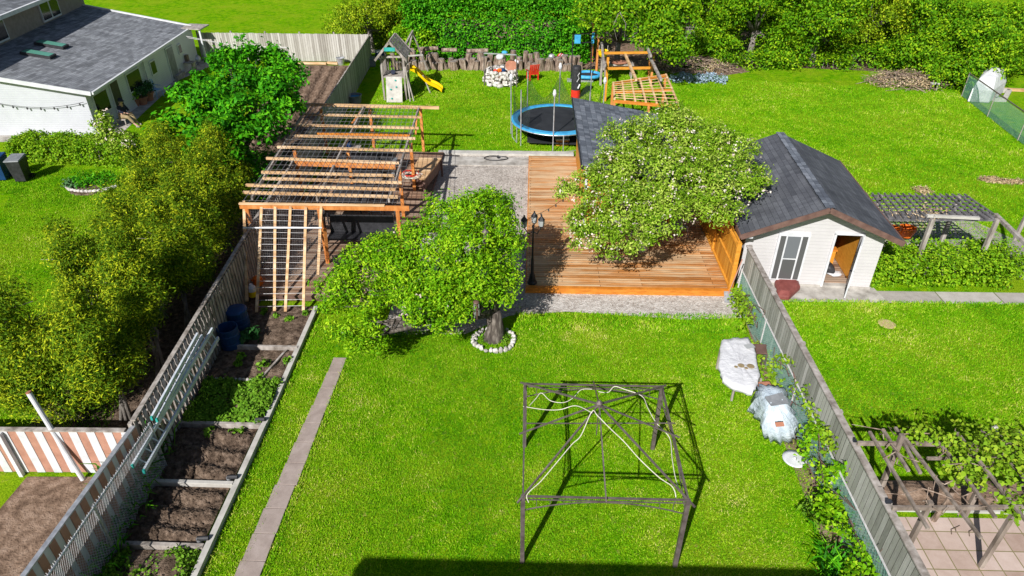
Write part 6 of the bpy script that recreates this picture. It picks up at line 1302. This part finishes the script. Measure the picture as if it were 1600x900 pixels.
# back trees
def btree(name, label, m, x, y, H, r, seed, n=1900, leaf=(.10, .055), sq=1.0, low=.35):
    rnd = random.Random(seed); blobs = [(x, y, H - r * .55, r * .7, r * .7, r * .6)]
    for i in range(9):
        a = i * 2.4 + seed; zz = low + (H - low - r * .5) * ((i * .37 + .1) % 1.0); rr = r * rnd.uniform(.42, .62)
        blobs.append((x + (r - rr * .6) * math.cos(a), y + (r - rr * .6) * math.sin(a) * sq, zz, rr, rr, rr * .85))
    return tree(name, label, m, Vector((x, y, 0)), H * .3, .22, blobs, int(n * .75), 14, (leaf[0] * .85, leaf[1] * .8), .2, seed, 'greybark', 'trees along the back boundary', inner=.7)
btree('back_tree', 'yellowish green tree behind the corner of the pale board fence', 'tree_b', -11.3, 49.2, 5.4, 2.6, 51, 2100, (.09, .045))
btree('back_tree', 'dark green tree above the play tower roof', 'tree_b', -8.0, 50.3, 5.2, 2.2, 52, 1700)
tree('back_tree', 'olive tree with bare twigs above the timber frame', 'tree_a', Vector((5.6, 46.6, 0)), 1.5, .2, [pb(925, 12, 4.4, 1.1), pb(975, 15, 4.2, 1.3), pb(1025, 10, 4.2, 1.3), pb(905, 28, 3.4, .8), pb(945, 42, 3.5, .75), pb(990, 45, 3.4, .9), pb(1035, 42, 3.6, 1.1), pb(1060, 20, 4, 1.2), pb(1015, 62, 2.9, .8), pb(1055, 75, 2.6, 1.0)], 1500, 9, (.09, .05), .22, 53, 'greybark', 'trees along the back boundary', inner=.75)
btree('back_tree', 'small leafy tree at the right end of the ivy hedge', 'tree_b', 3.6, 50.5, 5.8, 2.2, 54, 1500)
btree('back_tree', 'dense dark green tree directly behind the blue flowers', 'tree_a', 10.6, 48.6, 6.8, 3.0, 55, 2500)
btree('back_tree', 'tall tree right of the blue flowers with branches to the ground', 'tree_a', 14.6, 47.6, 6.6, 3.0, 56, 2500)
btree('back_tree', 'bright green tree left of the wide brush heap', 'tree_a', 18.6, 46.8, 6.4, 2.9, 57, 2400)
btree('back_tree', 'yellow green tree rising behind the wide brush heap', 'tree_b', 22.3, 48.2, 6.2, 2.9, 58, 2300)
btree('back_tree', 'bushy tree just behind the white tarpaulin', 'tree_a', 26.4, 42.9, 4.4, 2.3, 59, 2300, low=.5)
btree('back_tree', 'last tree on the right with a bare leaning trunk', 'tree_a', 29.4, 45.6, 4.3, 2.2, 60, 1700, low=1.2)
btree('back_tree', 'rear tree of the boundary seen above the dense dark green tree', 'tree_b', 12.6, 53.5, 7.5, 3.2, 61, 1700)
btree('back_tree', 'rear tree of the boundary seen above the bright green tree', 'tree_a', 19.8, 53.0, 7.0, 3.2, 62, 1700)
btree('back_tree', 'rear tree of the boundary seen above the timber frame', 'tree_a', 7.6, 53.5, 7.3, 3.0, 63, 1700)
btree('back_tree', 'mid green tree in the gap between the wide brush heap and the white tarpaulin', 'tree_a', 24.6, 45.4, 5.0, 2.1, 65, 1900, low=.4)
btree('back_tree', 'rear tree of the boundary left of the last one', 'tree_a', 26.0, 51.5, 5.6, 2.8, 64, 1700)
hedge('undergrowth', 'dark tangled undergrowth beneath the trees along the back boundary', [(9.6, 46.0, 0, 2.0, 1.4, .8, .2), (12.2, 46.6, 0, 2.6, 1.4, 1.5, -.1), (14.9, 46.1, 0, 2.2, 1.5, .9, .25), (17.3, 46.9, 0, 2.4, 1.6, 1.7, .0), (19.6, 46.0, 0, 1.8, 1.3, .8, -.3), (21.6, 46.6, 0, 2.6, 1.5, 1.3, .1), (25.6, 44.6, 0, 4.6, 1.8, 1.4, 0), (24.6, 41.9, 0, 1.6, 1.3, 1.0, 0)], 2600, 'tree_a', 19, (.08, .045), 6, .16, cat='shrub')
plants_ = tag(foliage('ring_greens', 'seedling', None, [(-1.0, 16.0, .05, .5, .42, .1)], 60, 5, (.05, .02), .06, 9), 'low greens inside the stone ring of the apple tree', 'greens', kind='stuff')
# bare pale branches in the olive tree
mb = MB(); rnd = random.Random(77); bt_ = thing('dead_branches', 'pale bare twigs showing in the olive tree above the timber frame', 'branches', (5.9, 45.4, 2))
for i in range(7):
    c = G(rnd.uniform(965, 1010), rnd.uniform(2, 22), 4.3); mb.tube([c, c + Vector((rnd.uniform(-.4, .4), -.2, -rnd.uniform(.3, .7))), c + Vector((rnd.uniform(-.7, .7), -.3, -rnd.uniform(.9, 1.5)))], [.03, .02, .008], 5)
mb.build('twigs', 'greybark', bt_)
# ================================================================== VINES ON THE RIGHT FENCE
def vine(label, boxes, n, seed, m='vine', leaf=(.05, .035), vb=0): return tag(foliage('climbing_vine', m, None, None, n, 5, leaf, .07, seed, boxes=boxes, cut=lambda C: (np.sin(C[:, 1] * 4.1 + seed) + np.sin(C[:, 1] * 1.7 + C[:, 2] * 5) + .5 * np.sin(C[:, 0] * 9)) > -.7, vbias=vb), label, 'vine')
vine('dense vine mound on the right chain link fence behind the round lid', [(6.62, 11.0, 0, .3, 1.5, 1.1, 0)], 240, 4, 'apple')
vine('vine covering the foot of the right chain link fence near the bottom edge', [(6.42, 8.5, 0, .5, 3.0, .7, 0)], 400, 6, 'apple')
vine('thin yellowish vine climbing the right chain link rail', [(6.66, 12.6, .5, .2, 3.6, .7, 0)], 110, 7)
vine('bushy vine at the deck end of the right chain link fence', [(6.55, 17.0, 0, .35, 2.2, .7, 0)], 170, 8)
vine('low weeds along the right chain link fence behind the covered barbecue', [(6.5, 14.3, 0, .35, 2.6, .35, 0)], 150, 9)
mb = MB(); rnd = random.Random(3)
for i in range(34):
    y = rnd.uniform(6.5, 17.5); c = Vector((6.62, y, rnd.uniform(.4, 1.1))); mb.tube([c, c + Vector((rnd.uniform(-.2, .1), rnd.uniform(-.5, .5), rnd.uniform(-.2, .3))), c + Vector((rnd.uniform(-.3, .2), rnd.uniform(-.9, .9), rnd.uniform(-.3, .5)))], [.014, .011, .005], 5)
tag(mb.build('bare_vine', 'brown'), 'bare reddish vine stems tangled along the right chain link fence', 'vine')
st = thing('stake', 'pale wooden stake leaning on the right chain link fence by the lid', 'stake', tuple(G(1296, 780, 0))); MB().bar(G(1296, 781, 0), G(1308, 752, .5), .04).build('stake', 'kerb', st)
# ================================================================== VINE PERGOLA (bottom right)
vp = thing('vine_pergola', 'weathered grey pergola over the pink patio carrying a grape vine', 'pergola', (9, 9.3, 0))
zt = 2.2
for (x, y) in ((7.32, 8.5), (7.50, 10.0), (9.25, 8.82), (10.4, 8.9), (9.6, 10.1), (11.6, 8.9), (11.8, 10.2)): MB().bar((x, y, 0), (x + (.03 if y < 9 else -.05), y, zt + (.28 if y > 9.5 and x < 8 else .1)), .085).build('post', 'brownwood', vp)
MB().bar((6.65, 8.42, zt), (12.2, 8.62, zt), .05, .09).build('beam', 'brownwood', vp); MB().bar((6.65, 10.02, zt), (12.4, 10.12, zt), .05, .09).build('beam', 'brownwood', vp); MB().bar((7.9, 9.7, zt - .05), (12.4, 9.8, zt - .05), .05, .05).build('beam', 'brownwood', vp)
for (x0_, y0_, x1_, y1_) in ((6.98, 10.28, 7.04, 7.93), (7.28, 10.36, 7.30, 9.25), (7.56, 10.42, 7.50, 9.2), (7.60, 10.30, 7.86, 7.76), (8.25, 10.3, 8.35, 8.2), (8.75, 10.3, 8.85, 8.1), (9.3, 10.4, 9.5, 8.0), (9.55, 10.3, 9.75, 8.2), (10.0, 10.4, 10.1, 8.0), (10.6, 10.4, 10.7, 8.0), (11.2, 10.4, 11.3, 8.0)):
    MB().bar((x0_, y0_, zt + .07), (x1_, y1_, zt + .07), .055, .05).build('rafter', 'brownwood', vp)
gv = thing('grape_vine', 'grape vine with bright leaves spreading over the grey pergola', 'vine', (8.9, 9.9, 0))
foliage('leaves', 'vine', gv, [(9.0, 10.0, 2.3, .9, .5, .18), (8.6, 9.6, 2.3, .55, .5, .16), (9.6, 9.9, 2.35, .6, .6, .18), (8.0, 10.2, 2.32, .4, .25, .12), (8.3, 8.9, 2.25, .28, .4, .1), (9.3, 9.3, 2.3, .4, .45, .1), (9.0, 8.5, 2.2, .3, .3, .1), (10.4, 9.6, 2.3, .7, .6, .15)], 360, 6, (.045, .038), .10, 5, up=.6)
mb = MB(); rnd = random.Random(8)
for i in range(60):
    c = Vector((rnd.uniform(6.9, 10.6), rnd.uniform(8.3, 10.3), zt + .1)); d = Vector((rnd.uniform(-1, 1), rnd.uniform(-.6, .6), 0)) * .6; mb.tube([c, c + d * .5 + Vector((0, 0, rnd.uniform(-.15, .12))), c + d + Vector((0, rnd.uniform(-.2, .2), rnd.uniform(-.25, .15)))], [.015, .011, .005], 4)
mb.tube([(8.85, 9.95, 0), (8.9, 9.9, .8), (8.8, 9.85, 1.6), (8.95, 9.9, 2.25)], [.06, .05, .045, .03], 7); mb.build('stems', 'log', gv)
mb = MB(); rnd = random.Random(18); stt = thing('fallen_sticks', 'few thin twigs lying on the pink patio slabs', 'twigs', (8.2, 8.7, 0))
for (x, y) in ((1487, 835), (1494, 832), (1515, 838)): c = G(x, y, .02); mb.tube([c, c + Vector((.05, .12, .01)), c + Vector((.16, .16, .02))], .008, 4)
mb.build('twigs', 'log', stt)
# ================================================================== FAR TRELLIS (behind the shed)
ft = thing('grape_trellis', 'empty dark weathered lath trellis between the shed and big lawn', 'trellis', (13.6, 21.1, 0)); z_ = 2.0
A_, B2, C2, D2 = Vector((11.5, 20.3, z_)), Vector((15.35, 20.4, z_)), Vector((15.3, 22.15, z_)), Vector((11.9, 22.15, z_))
for k in range(17): MB().bar(A_.lerp(B2, k / 16) + Vector((0, 0, .06)), D2.lerp(C2, k / 16) + Vector((-.15, .1, .06)), .045, .04).build('lath', 'darkwood', ft)
for k in range(11): t = (0, .06, .12, .18, .24, .32, .45, .58, .72, .86, 1)[k]; MB().bar(A_.lerp(D2, t), B2.lerp(C2, t), .04 if k % 5 else .07, .05).build('lath', 'darkwood', ft)
for x, y in ((13.15, 20.33), (15.25, 20.38), (14.9, 22.1), (12.2, 22.1)): MB().box((x, y, 1.02), (.12, .12, 2.05)).build('post', 'greywood', ft)
MB().bar(G(1448, 337, 2.12), G(1530, 341, 2.12), .11, .08).build('top_board', 'kerb', ft)
MB().bar(G(1555, 335, 2.05), G(1625, 402, 1.9), .12, .10).build('brace', 'greywood', ft)
MB().bar(G(1612, 320, 2.0), G(1585, 375, .6), .10).build('brace', 'greywood', ft)
foliage('dry_vine', 'drytwig', ft, [(12.6, 20.6, 2.0, .8, .3, .15), (13.8, 20.9, 2.0, .9, .35, .12)], 60, 5, (.05, .015), .15, 4)
tag(foliage('ground_greens', 'hedge', None, [(12.6, 21.0, .1, .8, .6, .25), (13.7, 21.2, .1, .6, .4, .22)], 260, 5, (.05, .03), .1, 5), 'low greens growing under the far trellis', 'greens', kind='stuff')
for k, (x, y) in enumerate(((1388, 377), (1412, 376))): p = G(x, y, 0); pt_ = thing('flower_pot', ['left orange clay pot in the greens beside the shed corner', 'right orange clay pot in the greens under the far trellis'][k], 'pot', tuple(p)); MB().lathe(p, [(.2, .2), (.3, .5), (.3, .56), (.25, .56), (.2, .3)], 14).build('pot_body', 'orange', pt_)
# ================================================================== GRASS BLADES
scatter_blades('grass', [([(-5.93, 6.0), (-5.72, 6.0), (-5.48, 15.2), (-5.66, 15.2)], 1500, .05), ([(-5.36, 6.0), (-5.2, 6.0), (-5.05, 15.2), (-5.2, 15.2)], 1500, .05), ([(-4.3, 16.1), (-1.9, 16.2), (-1.9, 16.5), (-4.3, 16.4)], 900, .07), ([(-9.0, 30.6), (2.0, 30.6), (2.0, 30.9), (-9, 30.9)], 1500, .10),([(-6.45, 7), (-5.85, 7), (-5.6, 15.6), (-6.45, 17)], 9000, .045),
    ([(-5.25, 6.5), (6.5, 6.5), (6.6, 12), (-5.2, 12)], 110000, .042), ([(-5.2, 12), (6.6, 12), (6.5, 17.3), (-5.0, 16.0)], 80000, .045),
    ([(-.6, 16.6), (6.6, 16.6), (6.5, 17.6), (-.4, 17.5)], 5000, .08), ([(-5.25, 7.0), (-5.15, 7), (-5.05, 15), (-5.2, 15)], 1500, .06), ([(-6.45, 7.0), (-6.35, 7), (-6.4, 17), (-6.5, 17)], 1500, .07),
    ([(7.0, 11.2), (18, 11.4), (18, 18.3), (7.0, 18.3)], 95000, .05), ([(7.1, 18.15), (18, 18.2), (18, 18.5), (7.1, 18.5)], 4000, .07),
    ([(-16, 12), (-10.5, 12), (-13, 26), (-22, 26)], 60000, .05), ([(-9.2, 30.8), (8, 30.8), (9, 45), (-9.2, 45)], 60000, .075),
    ([(9.5, 22.5), (24, 22.5), (25, 41), (8, 44)], 90000, .07), ([(-23, 26), (-18, 24), (-17, 28), (-23, 28.4)], 9000, .06)],
    'short bright lawn grass with paler dry tips')
